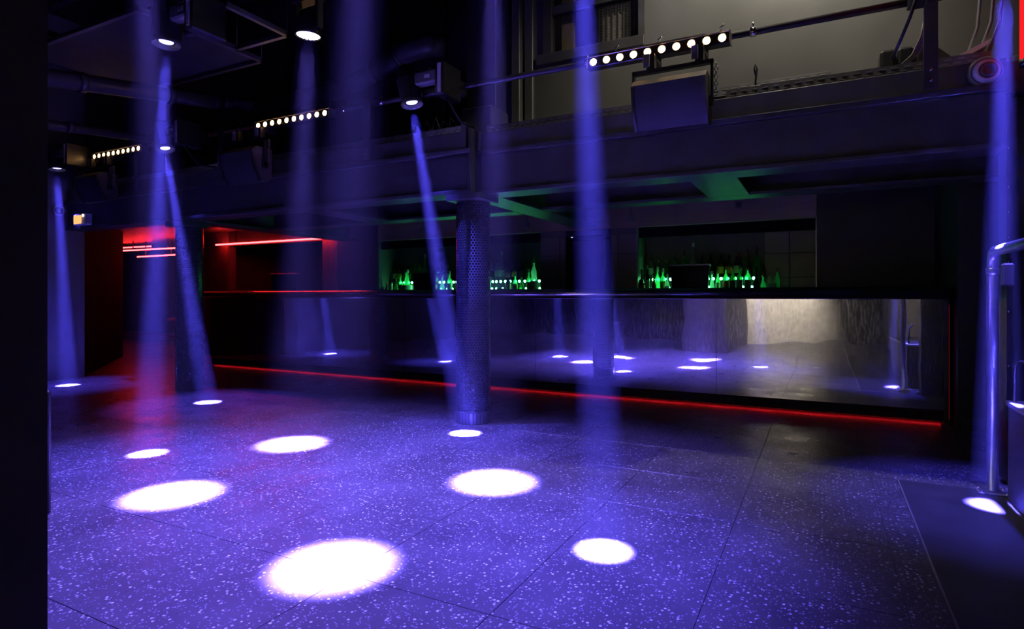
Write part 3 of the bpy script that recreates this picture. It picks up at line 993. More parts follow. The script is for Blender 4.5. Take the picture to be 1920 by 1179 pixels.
moving_head((-3.34, 4.45, 2.98), (-2.77, 4.455, 0), 1, 'moving head stage light hung on the rail just left of the near mosaic column', 'blue light shaft slanting down to the foot of the near mosaic column')
moving_head((-6.99, 4.45, 2.975), (-6.16, 4.416, 0), 1, 'moving head stage light on the rail above the far mosaic column', 'blue light shaft slanting past the far mosaic column', strip='plastic_white')
moving_head((-9.40, 4.45, 2.975), (-9.01, 4.397, 0), 1, 'moving head stage light at the far left end of the balcony rail', 'blue light shaft down the left side wall')
moving_head((0.93, 4.33, 3.02), (0.885, 4.29, 0.004), -1, 'moving head stage light at the right end of the balcony rail', 'blue light shaft at the right wall by the pipe rail', key='moving_head_right')
moving_head((-4.62, 2.95, 3.22), (-4.562, 2.768, 0), 1, 'moving head stage light hanging over the dance floor with a lit lens', 'blue light shaft from the hanging moving head down to the dance floor', hang='top')
moving_head((-1.02, 2.66, 3.25), (-0.912, 2.701, 0), 1, 'moving head stage light hanging over the dance floor in front of the right bay', 'bright narrow blue light shaft in front of the bar', hang='top', key='moving_head_centre')


def wash_light(lens, aim, label, beam_label, r_floor=0.295, power=WASH_POWER, color=WASHBLUE, key=None):
    lens, aim = Vector(lens), Vector(aim)
    d = (aim - lens).normalized()
    up = -d
    o = thing('wash_light', label, 'stage light', lens)
    hd = MB().lathe([(0.092, 0.001), (0.094, -0.014), (0.102, -0.014), (0.103, 0.0), (0.102, 0.05), (0.090, 0.11), (0.075, 0.16), (0.045, 0.19), (0.0, 0.195)], lens, up, 24, caps=False).build('head', 'plastic_black', o)
    MB().lathe([(0.0, -0.006), (0.088, -0.006), (0.088, 0.0)], lens, up, 24).build('lens_plate', 'plastic_grey', hd)
    dd, a, b = frame_of(up)
    leds = MB()
    for (rr, n) in ((0.0, 1), (0.028, 6), (0.054, 12), (0.078, 18)):
        for k in range(n):
            t = 2 * math.pi * k / n
            leds.lathe([(0.0, -0.006), (0.0115, -0.003), (0.0115, 0.004)], lens - up * 0.006 + a * rr * math.cos(t) + b * rr * math.sin(t), up, 7)
    leds.build('led_lenses', 'led_white', hd, kind='stuff', label='cluster of small bright lenses')
    for s_ in (-1, 1):
        MB().box((lens.x + s_ * 0.115 - 0.016, lens.y - 0.035, lens.z + 0.02), (lens.x + s_ * 0.115 + 0.016, lens.y + 0.035, lens.z + 0.27), bev=0.006).build('yoke_arm', 'plastic_black', o)
    MB().box((lens.x - 0.14, lens.y - 0.06, lens.z + 0.25), (lens.x + 0.14, lens.y + 0.06, lens.z + 0.33), bev=0.012).build('base', 'plastic_black', o)
    MB().tube([(lens.x, lens.y, lens.z + 0.33), (lens.x, lens.y, 3.92)], 0.02, 8).build('drop_pipe', 'duct_black', o)
    L = (aim - lens).length
    src = lens + d * 0.03
    add_light(f'{key}_spot_offscreen' if key else 'wash_spot', 'SPOT', src, aim, power, color, 0.06, 2 * math.atan(r_floor / L), 1.0)
    add_light(f'{key}_halo_offscreen' if key else 'wash_halo', 'SPOT', src, aim, HALO_POWER, color, 0.06, 2 * math.atan(2.6 / L), 1.0)
    haze_cone(lens + d * 0.03, aim - d * 0.02, 0.085, r_floor * 1.05, beam_label, 'haze_wide')
    return o


wash_light((-3.64, 3.49, 3.29), (-3.816, 3.488, 0), 'round wash light hanging over the dance floor with a cluster of bright lenses', 'soft blue light shaft under the hanging wash light')
wash_light((-3.66, 2.19, 3.36), (-3.48, 2.266, 0), 'round wash light hanging in front of the hanging moving head', 'broad blue light shaft in front of the hanging moving head', key='wash_left')
wash_light((-1.86, 2.13, 3.36), (-1.927, 1.999, 0), 'round wash light hanging over the largest light pool', 'broad soft blue light shaft over the largest light pool', key='wash_front')
wash_light((-1.90, 3.40, 3.36), (-1.883, 3.374, 0), 'round wash light hanging in front of the near mosaic column', 'soft blue light shaft in front of the near mosaic column', key='wash_column')

# lighting truss carrying the hanging lights
tr = thing('lighting_truss', 'black square tube lighting grid hung above the dance floor', 'truss', (-3.0, 2.8, 3.9))
for y in (2.2, 3.0, 3.5):
    MB().box((-7.6, y - 0.03, 3.90), (0.6, y + 0.03, 3.96)).build('grid_bar', 'duct_black', tr)
for x in (-7.3, -5.2, -2.8, -0.4):
    MB().box((x - 0.03, 2.0, 3.96), (x + 0.03, 3.7, 4.02)).build('cross_bar', 'duct_black', tr)
for x in (-7.3, -5.2, -2.8, -0.4):
    MB().cyl((x, 2.9, 4.02), (x, 2.9, 5.2), 0.012, n=8).build('drop_rod', 'duct_black', tr)
# two hanging frames seen at upper left
for (a, b, c, d, z, lab) in ((-4.95, -4.28, 3.20, 3.85, 3.54, 'small square tube frame hanging beside the hanging moving head'),
                             (-7.3, -5.15, 3.05, 4.3, 3.62, 'large dark panel frame hung over the left side of the dance floor')):
    o = thing('suspended_grid' if b - a < 1 else 'ceiling_cloud', lab, 'rig', ((a + b) / 2, (c + d) / 2, z))
    for (p0, p1) in (((a, c), (b, c)), ((a, d), (b, d)), ((a, c), (a, d)), ((b, c), (b, d))):
        MB().box((min(p0[0], p1[0]) - 0.02, min(p0[1], p1[1]) - 0.02, z), (max(p0[0], p1[0]) + 0.02, max(p0[1], p1[1]) + 0.02, z + 0.04)).build('frame_bar', 'steel_paint', o)
    if b - a > 1:
        MB().box((a, c, z + 0.041), (b, d, z + 0.055)).build('panel', 'matt_black', o)
    for (x, y) in ((a, c), (b, c), (a, d), (b, d)):
        MB().cyl((x, y, z + 0.03), (x, y, 3.90 if z < 3.9 else 5.2), 0.006, n=6).build('hanging_wire', 'duct_black', o)

# =================================================================== PIPES AND DUCTS ABOVE THE BALCONY
dp = thing('drain_pipe', 'large dark pipe crossing the upper left corner with collars', 'pipe', (-6.5, 4.0, 3.3))
MB().tube([(-6.5, 2.6, 3.22), (-6.5, 3.02, 3.27), (-6.5, 4.2, 3.46), (-6.55, 5.0, 3.60), (-6.5, 5.22, 3.62), (-6.3, 5.32, 3.62)], 0.085, 16).build('pipe_run', 'duct_black', dp)
for (p, q) in (((-6.5, 3.25, 3.306), (-6.5, 3.31, 3.316)), ((-6.5, 4.15, 3.452), (-6.5, 4.22, 3.463)), ((-6.53, 4.72, 3.55), (-6.535, 4.84, 3.572)), ((-6.55, 4.93, 3.588), (-6.55, 4.98, 3.597))):
    MB().cyl(p, q, 0.098, n=16).build('collar', 'duct_black', dp)
dp = thing('thin_pipe', 'thinner dark pipe below the large pipe at the upper left', 'pipe', (-6.8, 3.6, 2.9))
MB().tube([(-6.75, 2.6, 2.84), (-6.78, 3.15, 2.89), (-7.14, 4.2, 3.07), (-7.32, 4.73, 3.14)], 0.045, 12).build('pipe_run', 'duct_black', dp)
MB().cyl((-6.80, 3.3, 2.915), (-6.81, 3.36, 2.925), 0.054, n=12).build('collar', 'duct_black', dp)
vd = thing('ventilation_duct', 'black round ventilation duct sloping along the wall to the near moving head', 'duct', (-5.3, 5.3, 3.5))
MB().tube([(-6.45, 5.32, 3.60), (-5.9, 5.32, 3.60), (-4.75, 5.28, 3.64), (-4.35, 5.2, 3.70), (-3.95, 5.1, 3.78), (-3.6, 5.1, 3.80), (-3.5, 5.2, 3.80)], 0.115, 18).build('duct_run', 'duct_black', vd)
for (p, q) in (((-4.42, 5.21, 3.69), (-4.36, 5.20, 3.70)), ((-4.0, 5.11, 3.775), (-3.95, 5.10, 3.78)), ((-6.2, 5.32, 3.60), (-6.1, 5.32, 3.60)), ((-6.4, 5.32, 3.60), (-6.34, 5.32, 3.60))):
    MB().cyl(p, q, 0.127, n=18).build('collar', 'duct_black', vd)
for k, (x, r_, lab) in enumerate(((-3.80, 0.020, 'thin vertical conduit on the dark upper wall'), (-3.73, 0.034, 'thick vertical conduit on the dark upper wall beside the near moving head'), (-5.08, 0.006, 'slim hanging wire in front of the dark upper wall'))):
    o = MB().cyl((x, 5.54 if k < 2 else 5.2, 2.72), (x, 5.54 if k < 2 else 5.2, 5.15), r_, n=10).build('conduit', 'tray_metal')
    tag(o, lab, 'pipe')

# clutter on the balcony edge
cb = thing('cable_bundle', 'tangle of grey cables on the balcony under the near moving head', 'cable', (-3.3, 5.0, 2.73))
for k in range(5):
    x = -3.75 + k * 0.11
    MB().tube([(x, 5.05, 2.735), (x + 0.02, 5.0, 2.86), (x + 0.05 + 0.03 * math.sin(k), 5.0, 2.95 + 0.03 * (k % 3)), (x + 0.11, 5.02, 2.88), (x + 0.13, 5.05, 2.735)], 0.009, 6).build('cable', 'cable_grey', cb)
o = MB().box((-3.98, 4.98, 2.732), (-3.78, 5.18, 2.93), bev=0.01).build('junction_box', 'plastic_black')
tag(o, 'small black junction box on the balcony floor beside the cables', 'box')
coil = thing('cable_coil', 'coil of black cable standing on the balcony by the grey wall', 'cable', (0.24, 5.05, 2.75))
for k in range(3):
    MB().tube(arc((0.24, 5.04 + 0.02 * k, 2.76), 0.085 + 0.004 * k, 0, math.pi, 14), 0.010, 6).build('loop', 'rubber', coil)
for k in range(3):
    o = MB().box((0.375 + k * 0.105, 5.02, 2.83), (0.472 + k * 0.105, 5.22, 2.965), bev=0.02).box((0.39 + k * 0.105, 5.05, 2.731), (0.455 + k * 0.105, 5.2, 2.832)).build('stage_can', 'plastic_black')
    tag(o, 'black stage lantern in a row of three on the balcony by the right post', 'stage light', 'row of stored lanterns')
o = thing('grey_cables', 'grey cables rising to the right rail post', 'cable', (0.62, 5.0, 2.74))
for k in range(4):
    MB().tube([(0.47 + 0.012 * k, 4.99, 2.80), (0.56 + 0.012 * k, 4.98, 2.88), (0.61 + 0.012 * k, 4.96, 2.99), (0.63 + 0.01 * k, 4.92, 3.12)], 0.006, 5).build('cable', 'cable_grey', o)
o = MB().prism([(0.69, 0, 2.73), (0.69, 0, 2.97), (0.72, 0, 2.975), (0.86, 0, 2.83), (0.86, 0, 2.73)], (0, 5.14, 0), (0, 5.38, 0)).build('wedge_monitor', 'plastic_black')
tag(o, 'black wedge shaped box behind the right rail post', 'speaker')
o = MB().prism([(0.80, 0, 2.765), (0.97, 0, 2.85), (0.99, 0, 2.89), (0.815, 0, 2.81)], (0, 4.92, 0), (0, 5.12, 0)).prism([(0.79, 0, 2.726), (0.83, 0, 2.726), (0.83, 0, 2.80), (0.80, 0, 2.78)], (0, 4.98, 0), (0, 5.1, 0)).build('tilted_lamp', 'plastic_white')
tag(o, 'white flat tilted lamp head on the balcony kerb', 'lamp')
o = MB().tube([(-0.45, 4.95, 2.80), (-0.45, 4.95, 2.86), (-0.44, 4.95, 2.95), (-0.45, 4.95, 2.985), (-0.46, 4.95, 2.95), (-0.45, 4.95, 2.90)], 0.008, 6).box((-0.49, 4.93, 2.731), (-0.41, 4.99, 2.82), bev=0.008).build('cable_hook', 'plastic_black')
tag(o, 'small upright cable hook on the tray right of the speaker', 'hook')
hc = thing('hanging_cables', 'blue lit cables hanging down the right corner above the sounder', 'cable', (1.0, 5.0, 2.8))
for k, (x, y) in enumerate(((0.93, 5.05), (0.99, 4.98), (1.04, 5.0))):
    MB().tube([(x + 0.02, y, 3.9), (x + 0.03, y, 3.3), (x + 0.01, y, 3.02), (x - 0.04, y, 2.86), (x - 0.06, y + 0.05, 2.75)], 0.010, 6).build('cable', 'cable_grey', hc)
# round wall sounder with ringed dome
ws = thing('alarm_sounder', 'round ringed alarm sounder on the right end of the balcony beam', 'alarm', (0.93, 4.80, 2.64))
cc = Vector((0.94, 4.842, 2.645))
MB().lathe([(0.10, 0.0), (0.10, 0.02), (0.085, 0.035), (0.078, 0.03)], cc, (0.1, -1, 0), 28, caps=False).build('back_dish', 'plastic_grey', ws)
MB().lathe([(0.078, 0.02), (0.070, 0.05), (0.052, 0.062), (0.050, 0.052)], cc, (0.1, -1, 0), 28, caps=False).build('outer_ring', 'plastic_white', ws)
MB().lathe([(0.050, 0.03), (0.046, 0.070), (0.030, 0.074), (0.026, 0.060), (0.0, 0.062)], cc, (0.1, -1, 0), 24).build('dome', 'plastic_grey', ws)
# red vertical light tube at the far right edge, blue lit post beside it
rt_ = thing('red_light_tube', 'thick vertical red light tube on the right wall above the pipe rail', 'lamp', (1.08, 4.66, 2.66))
MB().cyl((1.088, 4.60, 2.62), (1.088, 4.60, 3.9), 0.028, n=14).build('tube', 'led_red', rt_)
MB().box((1.112, 4.57, 2.58), (1.135, 4.64, 3.95), bev=0.004).build('holder', 'plastic_black', rt_)
MB().cyl((1.088, 4.60, 2.58), (1.088, 4.60, 2.62), 0.033, n=14).build('end_cap', 'plastic_black', rt_)
o = MB().box((1.13, 4.5, 0.0), (1.295, 4.70, 4.2), bev=0.006).build('wall_pier', 'dark_panel')
tag(o, 'dark blue lit vertical pier at the right wall behind the pipe rail', 'pier')

# emergency lamp and camera dome at the left end of the beam
el = thing('exit_lamp', 'glowing orange emergency lamp box fixed under the left end of the beam', 'lamp', (-9.12, 4.62, 2.2))
MB().box((-9.30, 4.60, 2.185), (-8.98, 4.683, 2.34), bev=0.012).build('housing', 'plastic_white', el)
MB().box((-9.27, 4.585, 2.205), (-9.09, 4.60, 2.32), bev=0.01).build('lens', 'exit_glow', el, label='glowing orange lens')
MB().lathe([(0.0, 0.012), (0.016, 0.008), (0.02, 0.0)], (-9.05, 4.598, 2.315), (0, -1, 0), 10).build('indicator', 'display_white', el)
cd = thing('camera_dome', 'small pale camera dome under the balcony at the far left', 'camera', (-9.6, 4.6, 2.4))
MB().lathe([(0.075, 0.0), (0.075, 0.03), (0.055, 0.05)], (-9.69, 4.60, 2.42), (1, -0.2, 0), 20).build('base', 'plastic_white', cd)
MB().lathe([(0.055, 0.045), (0.048, 0.075), (0.025, 0.095), (0.0, 0.10)], (-9.69, 4.60, 2.42), (1, -0.2, 0), 20).build('dome', 'screen', cd)

# =================================================================== RED NEON TUBES
def neon(p0, p1, label, group=None):
    p0, p1 = Vector(p0), Vector(p1)
    o = thing('neon_tube', label, 'lamp', (p0 + p1) / 2, group)
    MB().cyl(p0, p1, 0.016, n=10).build('tube', 'neon_red', o)
    d = (p1 - p0).normalized()
    MB().cyl(p0 - d * 0.03, p0, 0.02, n=10).build('end_cap', 'plastic_black', o)
    MB().cyl(p1, p1 + d * 0.03, 0.02, n=10).build('end_cap', 'plastic_black', o)
    for t in (0.2, 0.8):
        q = p0.lerp(p1, t)
        MB().box(q + Vector((-0.008, -0.008, 0.014)), Vector((q.x + 0.008, q.y + 0.008, 2.48))).build('stem', 'plastic_black', o)
    return o


neon(at(405, 459, 7.86), at(615, 446, 7.86), 'long red neon tube hanging over the left end of the bar')
neon(at(230, 464.5, 8.6), at(285, 461.5, 8.6), 'short red neon tube in the back room, uppermost of three')
neon(at(229, 470, 8.3), at(338, 464.5, 8.3), 'red neon tube in the back room, middle of three')
neon(at(258, 481.5, 8.5), at(338, 477, 8.5), 'red neon tube in the back room, lowest of three')
# stool in the back room
st = thing('bar_stool', 'low dark stool standing in the red lit back room', 'stool', at(331, 0, 9.2).xy.to_3d())
sx, sy = wloc(st).x, wloc(st).y
MB().lathe([(0.19, 0.58), (0.20, 0.60), (0.20, 0.65), (0.17, 0.67)], (sx, sy, 0), n=20).build('seat', 'brown_wood', st)
for k in range(4):
    a = R(45 + 90 * k)
    MB().cyl((sx + 0.14 * math.cos(a), sy + 0.14 * math.sin(a), 0.59), (sx + 0.19 * math.cos(a), sy + 0.19 * math.sin(a), 0), 0.014, n=8).build('leg', 'duct_black', st)
MB().tube(arc((sx, sy, 0.22), 0.175, 0, 2 * math.pi, 20, (1, 0, 0), (0, 1, 0))[:-1], 0.009, 6, closed=True).build('foot_ring', 'duct_black', st)

# =================================================================== FITTINGS UNDER THE BALCONY
def ceiling_fitting(name, label, cat, loc, parts, group=None):
    o = thing(name, label, cat, loc, group)
    for (n_, m_, f_) in parts:
        f_(MB()).build(n_, m_, o)
    return o


for (x, y, lab) in ((-3.88, 7.93, 'small grey conduit box hanging on the beige fascia left of the service door'), (-2.30, 7.93, 'small grey conduit box hanging on the fascia left of the right niche'), (-5.75, 7.93, 'small grey conduit box hanging on the fascia over the left niche')):
    o = thing('conduit_box', lab, 'box', (x, y, 2.23))
    MB().box((x - 0.04, y - 0.02, 2.215), (x + 0.04, y + 0.049, 2.30), bev=0.005).build('box', 'plastic_grey', o)
    MB().cyl((x, y + 0.02, 2.30), (x, y + 0.02, 2.48), 0.010, n=8).build('conduit', 'plastic_grey', o)
o = thing('wall_socket', 'square wall plate on the beige fascia above the right niche', 'socket', (-0.92, 7.97, 2.31))
MB().box((-0.965, 7.965, 2.30), (-0.875, 7.98, 2.395), bev=0.004).build('plate', 'tile_back', o)
MB().box((-0.945, 7.958, 2.32), (-0.895, 7.966, 2.375), bev=0.003).build('insert', 'plastic_black', o)
for (p, lab) in (((-2.05, 6.7), 'tiny ceiling downlight rim over the bar, right bay'), ((-5.05, 6.7), 'tiny ceiling downlight rim over the bar, left bay')):
    o = thing('ceiling_downlight', lab, 'lamp', (p[0], p[1], 2.45))
    MB().lathe([(0.04, 0), (0.045, 0.01), (0.045, 0.03)], (p[0], p[1], 2.45), n=16).build('rim', 'chrome', o)
# house work light on the ceiling at the right, washing the grey upper wall and the rear wall
for k, (lc, tg, pw_, ang, lab) in enumerate((((-0.3, 4.68, 4.95), (-0.5, 5.6, 3.5), 320, 130, 'house work light on the high ceiling aimed at the grey upper wall'),
                                        ((-0.95, -1.9, 2.6), (-0.95, -3.4, 1.2), 1500, 66, 'house work light on the high ceiling aimed at the rear wall'))):
    o = thing('house_work_light', lab, 'lamp', lc)
    d = (Vector(tg) - Vector(lc)).normalized()
    MB().lathe([(0.07, 0.0), (0.09, -0.14), (0.085, -0.14), (0.0, -0.02)], Vector(lc) - d * 0.02, -d, 18).build('reflector', 'plastic_black', o)
    MB().cyl(Vector(lc) - d * 0.02, (lc[0], lc[1], 5.2), 0.015, n=8).build('drop_pipe', 'duct_black', o)
    add_light(('work_light_ceiling_offscreen', 'work_light_rear_offscreen')[k], 'SPOT', Vector(lc) + d * 0.05, tg, pw_, NEUTRAL, 0.05, R(ang), 0.8)

# =================================================================== RIGHT SIDE: PIPE RAIL AND PLATFORM
pr = thing('pipe_rail', 'tall galvanised pipe rail with foot plate beside the raised platform', 'railing', (0.925, 4.57, 0.004))
px, py = 0.925, 4.57
pts = [(px, py, 0.02), (px, py, 1.38)] + [(px, py - 0.07 * (1 - math.cos(a)), 1.38 + 0.09 * math.sin(a)) for a in (R(30), R(60), R(90))] + [(px + 0.01, py - 0.5, 1.472), (px + 0.02, py - 1.4, 1.472)]
MB().tube(pts, 0.030, 16).build('bent_tube', 'galvanised', pr)
fp = MB().box((px - 0.08, py - 0.07, 0.004), (px + 0.08, py + 0.07, 0.016), bev=0.002).build('foot_plate', 'galvanised', pr)
for (dx, dy) in ((-0.06, -0.05), (0.06, -0.05), (-0.06, 0.05), (0.06, 0.05)):
    MB().lathe([(0.010, 0), (0.010, 0.008), (0.0, 0.010)], (px + dx, py + dy, 0.016), n=6).build('bolt', 'chrome', fp)
MB().cyl((px, py, 1.33), (px, py, 1.37), 0.034, n=16).build('weld_collar', 'galvanised', pr)
sp = thing('raised_platform', 'dark raised platform with metal edged side panel behind the pipe rail', 'platform', (1.12, 3.6, 0))
MB().box((0.975, 2.4, 0.0), (1.29, 4.47, 0.555)).build('side_panel', 'steel_paint', sp)
MB().box((0.965, 2.4, 0.555), (1.29, 4.48, 0.585), bev=0.004).build('edge_profile', 'galvanised', sp)
MB().tube([(1.0, 4.44, 0.585), (1.0, 4.44, 0.80), (1.02, 4.40, 0.82), (1.1, 3.9, 0.82)], 0.012, 8).build('grab_bar', 'duct_black', sp)
o = MB().box((0.98, 4.60, 1.26), (1.04, 4.66, 1.40), bev=0.01).build('wall_switch', 'plastic_grey')
tag(o, 'small switch box on the dark pier beside the pipe rail', 'switch')
# dark speaker cabinet half hidden behind the foreground wall
o = thing('floor_cabinet', 'dark floor cabinet mostly hidden behind the near black wall end', 'cabinet', (-3.95, 1.6, 0))
MB().box((-4.25, 1.30, 0.02), (-3.68, 1.72, 0.70), bev=0.015).build('body', 'plastic_black', o)
MB().box((-4.22, 1.33, 0.70), (-3.71, 1.69, 0.715), bev=0.004).build('lid', 'rubber', o)
for (x, y) in ((-4.2, 1.35), (-3.73, 1.35), (-4.2, 1.67), (-3.73, 1.67)):
    MB().cyl((x, y, 0), (x, y, 0.022), 0.02, n=10).build('foot', 'rubber', o)

# =================================================================== TILLS / MONITORS ON THE BACK COUNTER
def till(x0, x1, y, z0, z1, label):
    xc = (x0 + x1) / 2
    o = thing('till_monitor', label, 'monitor', (xc, y, z0))
    MB().prism([(x0 + 0.03, 0, z0 + 0.03), (x1 - 0.02, 0, z0 + 0.03), (x1, 0, z1 - 0.02), (x0, 0, z1 - 0.02)], (0, y, 0), (0, y + 0.06, 0)).build('screen_back', 'screen', o)
    MB().box((x0 - 0.01, y - 0.015, z1 - 0.022), (x1 + 0.01, y + 0.075, z1), bev=0.006).build('top_edge', 'alu', o)
    MB().box((xc - 0.10, y + 0.0, z0), (xc + 0.12, y + 0.16, z0 + 0.03), bev=0.008).build('stand_foot', 'plastic_grey', o)
    MB().box((xc - 0.05, y + 0.06, z0 + 0.02), (xc + 0.05, y + 0.10, z0 + 0.2), bev=0.006).build('stand_neck', 'plastic_black', o)
    return o


a, b = at(1256, 496, 7.80), at(1330, 540, 7.80)
till(a.x, b.x, 7.80, 1.25, a.z, 'dark till monitor seen from behind in the right bottle niche')
a, b = at(774, 510, 7.80), at(818, 540, 7.80)
till(a.x, b.x, 7.80, 1.25, a.z, 'dark till monitor seen from behind in the left bottle niche')
MB().box((-9.9, 7.62, 0), (-7.9, 7.98, 1.25)).build('trim_10', 'matt_black', kind='structure', label='black counter block behind the left end of the bar')
till(at(508, 513, 7.7).x, at(556, 540, 7.7).x, 7.70, 1.25, at(508, 513, 7.7).z, 'dark till monitor at the left end of the bar, under the neon tube')

# =================================================================== BOTTLES
def bottle(px_, top, y, zb, wpx, glass, kind, lab, capm, label, group=None):
    p = at(px_, top, y)
    x, zt = p.x, p.z
    dpt = (-x * math.sin(YAW) + y * math.cos(YAW))
    r = wpx / 2 * dpt / FPX
    h = zt - zb
    o = thing('bottle', label, 'bottle', (x, y, zb), group)
    pour = min(0.09, h * 0.22) if capm in ('pourer', 'pourer_red') else min(0.05, h * 0.14)
    hb = h - pour
    rn = max(0.011, r * 0.30)
    if kind == 'tall':
        prof_ = [(r * 0.92, 0), (r, 0.01), (r, hb * 0.60), (r * 0.85, hb * 0.69), (rn * 1.2, hb * 0.80), (rn, hb * 0.88), (rn, hb)]
    elif kind == 'frost':
        prof_ = [(r * 0.95, 0), (r, 0.01), (r, hb * 0.46), (r * 0.8, hb * 0.53), (rn * 1.25, hb * 0.60), (rn * 1.1, hb)]
    elif kind == 'squat':
        prof_ = [(r * 0.8, 0), (r, 0.02), (r * 1.02, hb * 0.40), (r * 0.7, hb * 0.58), (rn, hb * 0.72), (rn * 0.95, hb)]
    elif kind == 'flask':
        prof_ = [(r, 0), (r, 0.015), (r * 0.75, hb * 0.35), (r * 0.42, hb * 0.66), (rn, hb * 0.8), (rn, hb)]
    else:  # curvy
        prof_ = [(r * 0.95, 0), (r, 0.02), (r * 0.98, hb * 0.42), (r * 0.78, hb * 0.52), (r * 0.80, hb * 0.66), (r * 0.55, hb * 0.76), (rn, hb * 0.84), (rn, hb)]
    MB().lathe(prof_, (x, y, zb), n=14).build('glass_body', glass, o)
    if lab:
        z0, z1 = (0.16, 0.52) if kind in ('tall',) else (0.12, 0.38)
        MB().lathe([(r * 1.012, hb * z0), (r * 1.025, hb * z0 + 0.001), (r * 1.025, hb * z1 - 0.001), (r * 1.012, hb * z1)], (x, y, zb), n=14).build('paper_label', lab, o)
    zc = zb + hb
    if capm in ('pourer', 'pourer_red'):
        MB().lathe([(rn * 1.05, -0.02), (rn * 1.1, 0.0), (rn * 0.8, 0.012)], (x, y, zc), n=10).build('neck_collar', 'cap_red' if capm == 'pourer_red' else 'cap_black', o)
        MB().lathe([(rn * 0.8, 0.0), (rn * 0.55, pour * 0.35), (rn * 0.38, pour)], (x, y, zc), (0.05, 0, 1), 8).build('pour_spout', 'chrome' if glass == 'glass_pale' else 'cap_black', o)
    else:
        MB().lathe([(rn * 1.22, -0.008), (rn * 1.25, 0.0), (rn * 1.2, pour * 0.9), (rn * 0.9, pour)], (x, y, zc), n=12).build('cap', capm, o)
    return o


RB, RF, ZB, ZF = 8.36, 8.12, 1.46, 1.25
GB, GF = 'bottles on the raised step', 'bottles in the front row'
# right niche, raised step
bottle(1208, 478, RB, ZB, 9, 'glass_pale', 'tall', None, 'pourer', 'pale slim bottle with pour spout at the left end of the right niche step')
bottle(1221, 476, RB, ZB, 9.5, 'glass_pale', 'tall', 'label_white', 'pourer', 'pale bottle with white label and pour spout on the right niche step')
for x in (1235, 1250):
    bottle(x, 487, RB, ZB, 10, 'glass_deep', 'tall', None, 'cork', 'deep green bottle with cork stopper, one of a matching pair left of the right till', 'corked green pair')
bottle(1266, 477, RB, ZB, 9, 'glass_green', 'tall', 'label_cream', 'pourer', 'green bottle with cream label behind the left edge of the right till')
bottle(1283, 465, RB, ZB, 11, 'glass_green', 'tall', 'label_white', 'pourer', 'green bottle with white label next to the tall frosted bottle behind the right till')
bottle(1300, 455, RB, ZB, 15, 'glass_frost', 'frost', 'label_cream', 'cap_white', 'tallest frosted white bottle behind the right till')
bottle(1316, 476, RB, ZB, 8, 'glass_dark', 'tall', 'label_dark', 'pourer', 'slim dark bottle right of the frosted bottle behind the right till')
bottle(1332, 475, RB, ZB, 11, 'glass_dark', 'tall', 'label_dark', 'cap_black', 'wide dark bottle with dark label just right of the right till')
bottle(1351, 477, RB, ZB, 12, 'glass_brown', 'tall', 'label_yellow', 'cap_black', 'brown bottle with yellow label on the right niche step')
bottle(1367, 477, RB, ZB, 11, 'glass_brown', 'tall', 'label_orange', 'cap_black', 'brown bottle with orange label on the right niche step')
bottle(1360, 487, RB + 0.06, ZB, 8, 'glass_dark', 'tall', None, 'cap_black', 'dark bottle squeezed between the yellow and orange labelled bottles')
bottle(1381, 473, RB, ZB, 9, 'glass_dark', 'tall', 'label_cream', 'cap_red', 'dark slim bottle with red cap and cream label on the right niche step')
bottle(1388, 481, RB + 0.05, ZB, 8, 'glass_dark', 'tall', 'label_cream', 'cap_black', 'dark bottle with cream label and black cap behind the red capped one')
bottle(1400, 465, RB, ZB, 11, 'glass_deep', 'tall', 'label_dark', 'pourer_red', 'tall deep green bottle with red collar and pour spout on the right niche step')
bottle(1419, 463, RB, ZB, 15, 'glass_green', 'curvy', None, 'pourer', 'large bright green curvy bottle with pour spout near the beige tiles')
bottle(1432, 496, RB, ZB, 7, 'glass_dark', 'tall', None, 'cap_black', 'small dark bottle right beside the large curvy green bottle')
# right niche, front row
bottle(1203, 505, RF, ZF, 11, 'glass_dark', 'squat', 'label_orange', 'cap_black', 'squat dark bottle with orange label at the left end of the right niche')
bottle(1214, 497, RF, ZF, 8, 'glass_dark', 'tall', 'label_cream', 'cap_gold', 'tall dark bottle with gold cap at the left of the right niche')
bottle(1226, 512, RF, ZF, 9, 'glass_brown', 'squat', 'label_red', 'cap_black', 'small brown bottle with red label in the front row')
bottle(1233, 500, RF + 0.07, ZF, 9, 'glass_green', 'tall', None, 'cap_white', 'green bottle with white cap behind the small red labelled one')
bottle(1243, 503, RF, ZF, 11, 'glass_green', 'tall', 'label_yellow', 'cap_white', 'green bottle with yellow label and white cap left of the right till')
bottle(1251, 513, RF - 0.06, ZF, 9, 'glass_pale', 'squat', 'label_white', 'cap_white', 'pale squat bottle with white label at the left foot of the right till')
bottle(1335, 508, RF, ZF, 12, 'glass_pale', 'flask', None, 'cap_white', 'pale conical flask bottle right of the right till')
bottle(1346, 507, RF + 0.05, ZF, 8, 'glass_green', 'tall', 'label_cream', 'cap_gold', 'green bottle with cream label and gold cap in the front row')
bottle(1361, 499, RF, ZF, 11, 'glass_green', 'tall', 'label_yellow', 'cap_gold', 'green bottle with yellow label and gold cap in the front row')
bottle(1374, 499, RF, ZF, 11, 'glass_deep', 'tall', 'label_dark', 'cap_gold', 'deep green bottle with dark label and gold cap in the front row')
bottle(1387, 497, RF, ZF, 10, 'glass_deep', 'tall', 'label_cream', 'cap_gold', 'deep green bottle with cream label in the front row')
bottle(1402, 491, RF, ZF, 12, 'glass_green', 'tall', 'label_cream', 'pourer_red', 'green bottle with cream label and red collar in the front row')
bottle(1418, 500, RF - 0.03, ZF, 11, 'glass_dark', 'squat', None, 'cap_black', 'dark round decanter bottle in front of the large curvy green bottle')
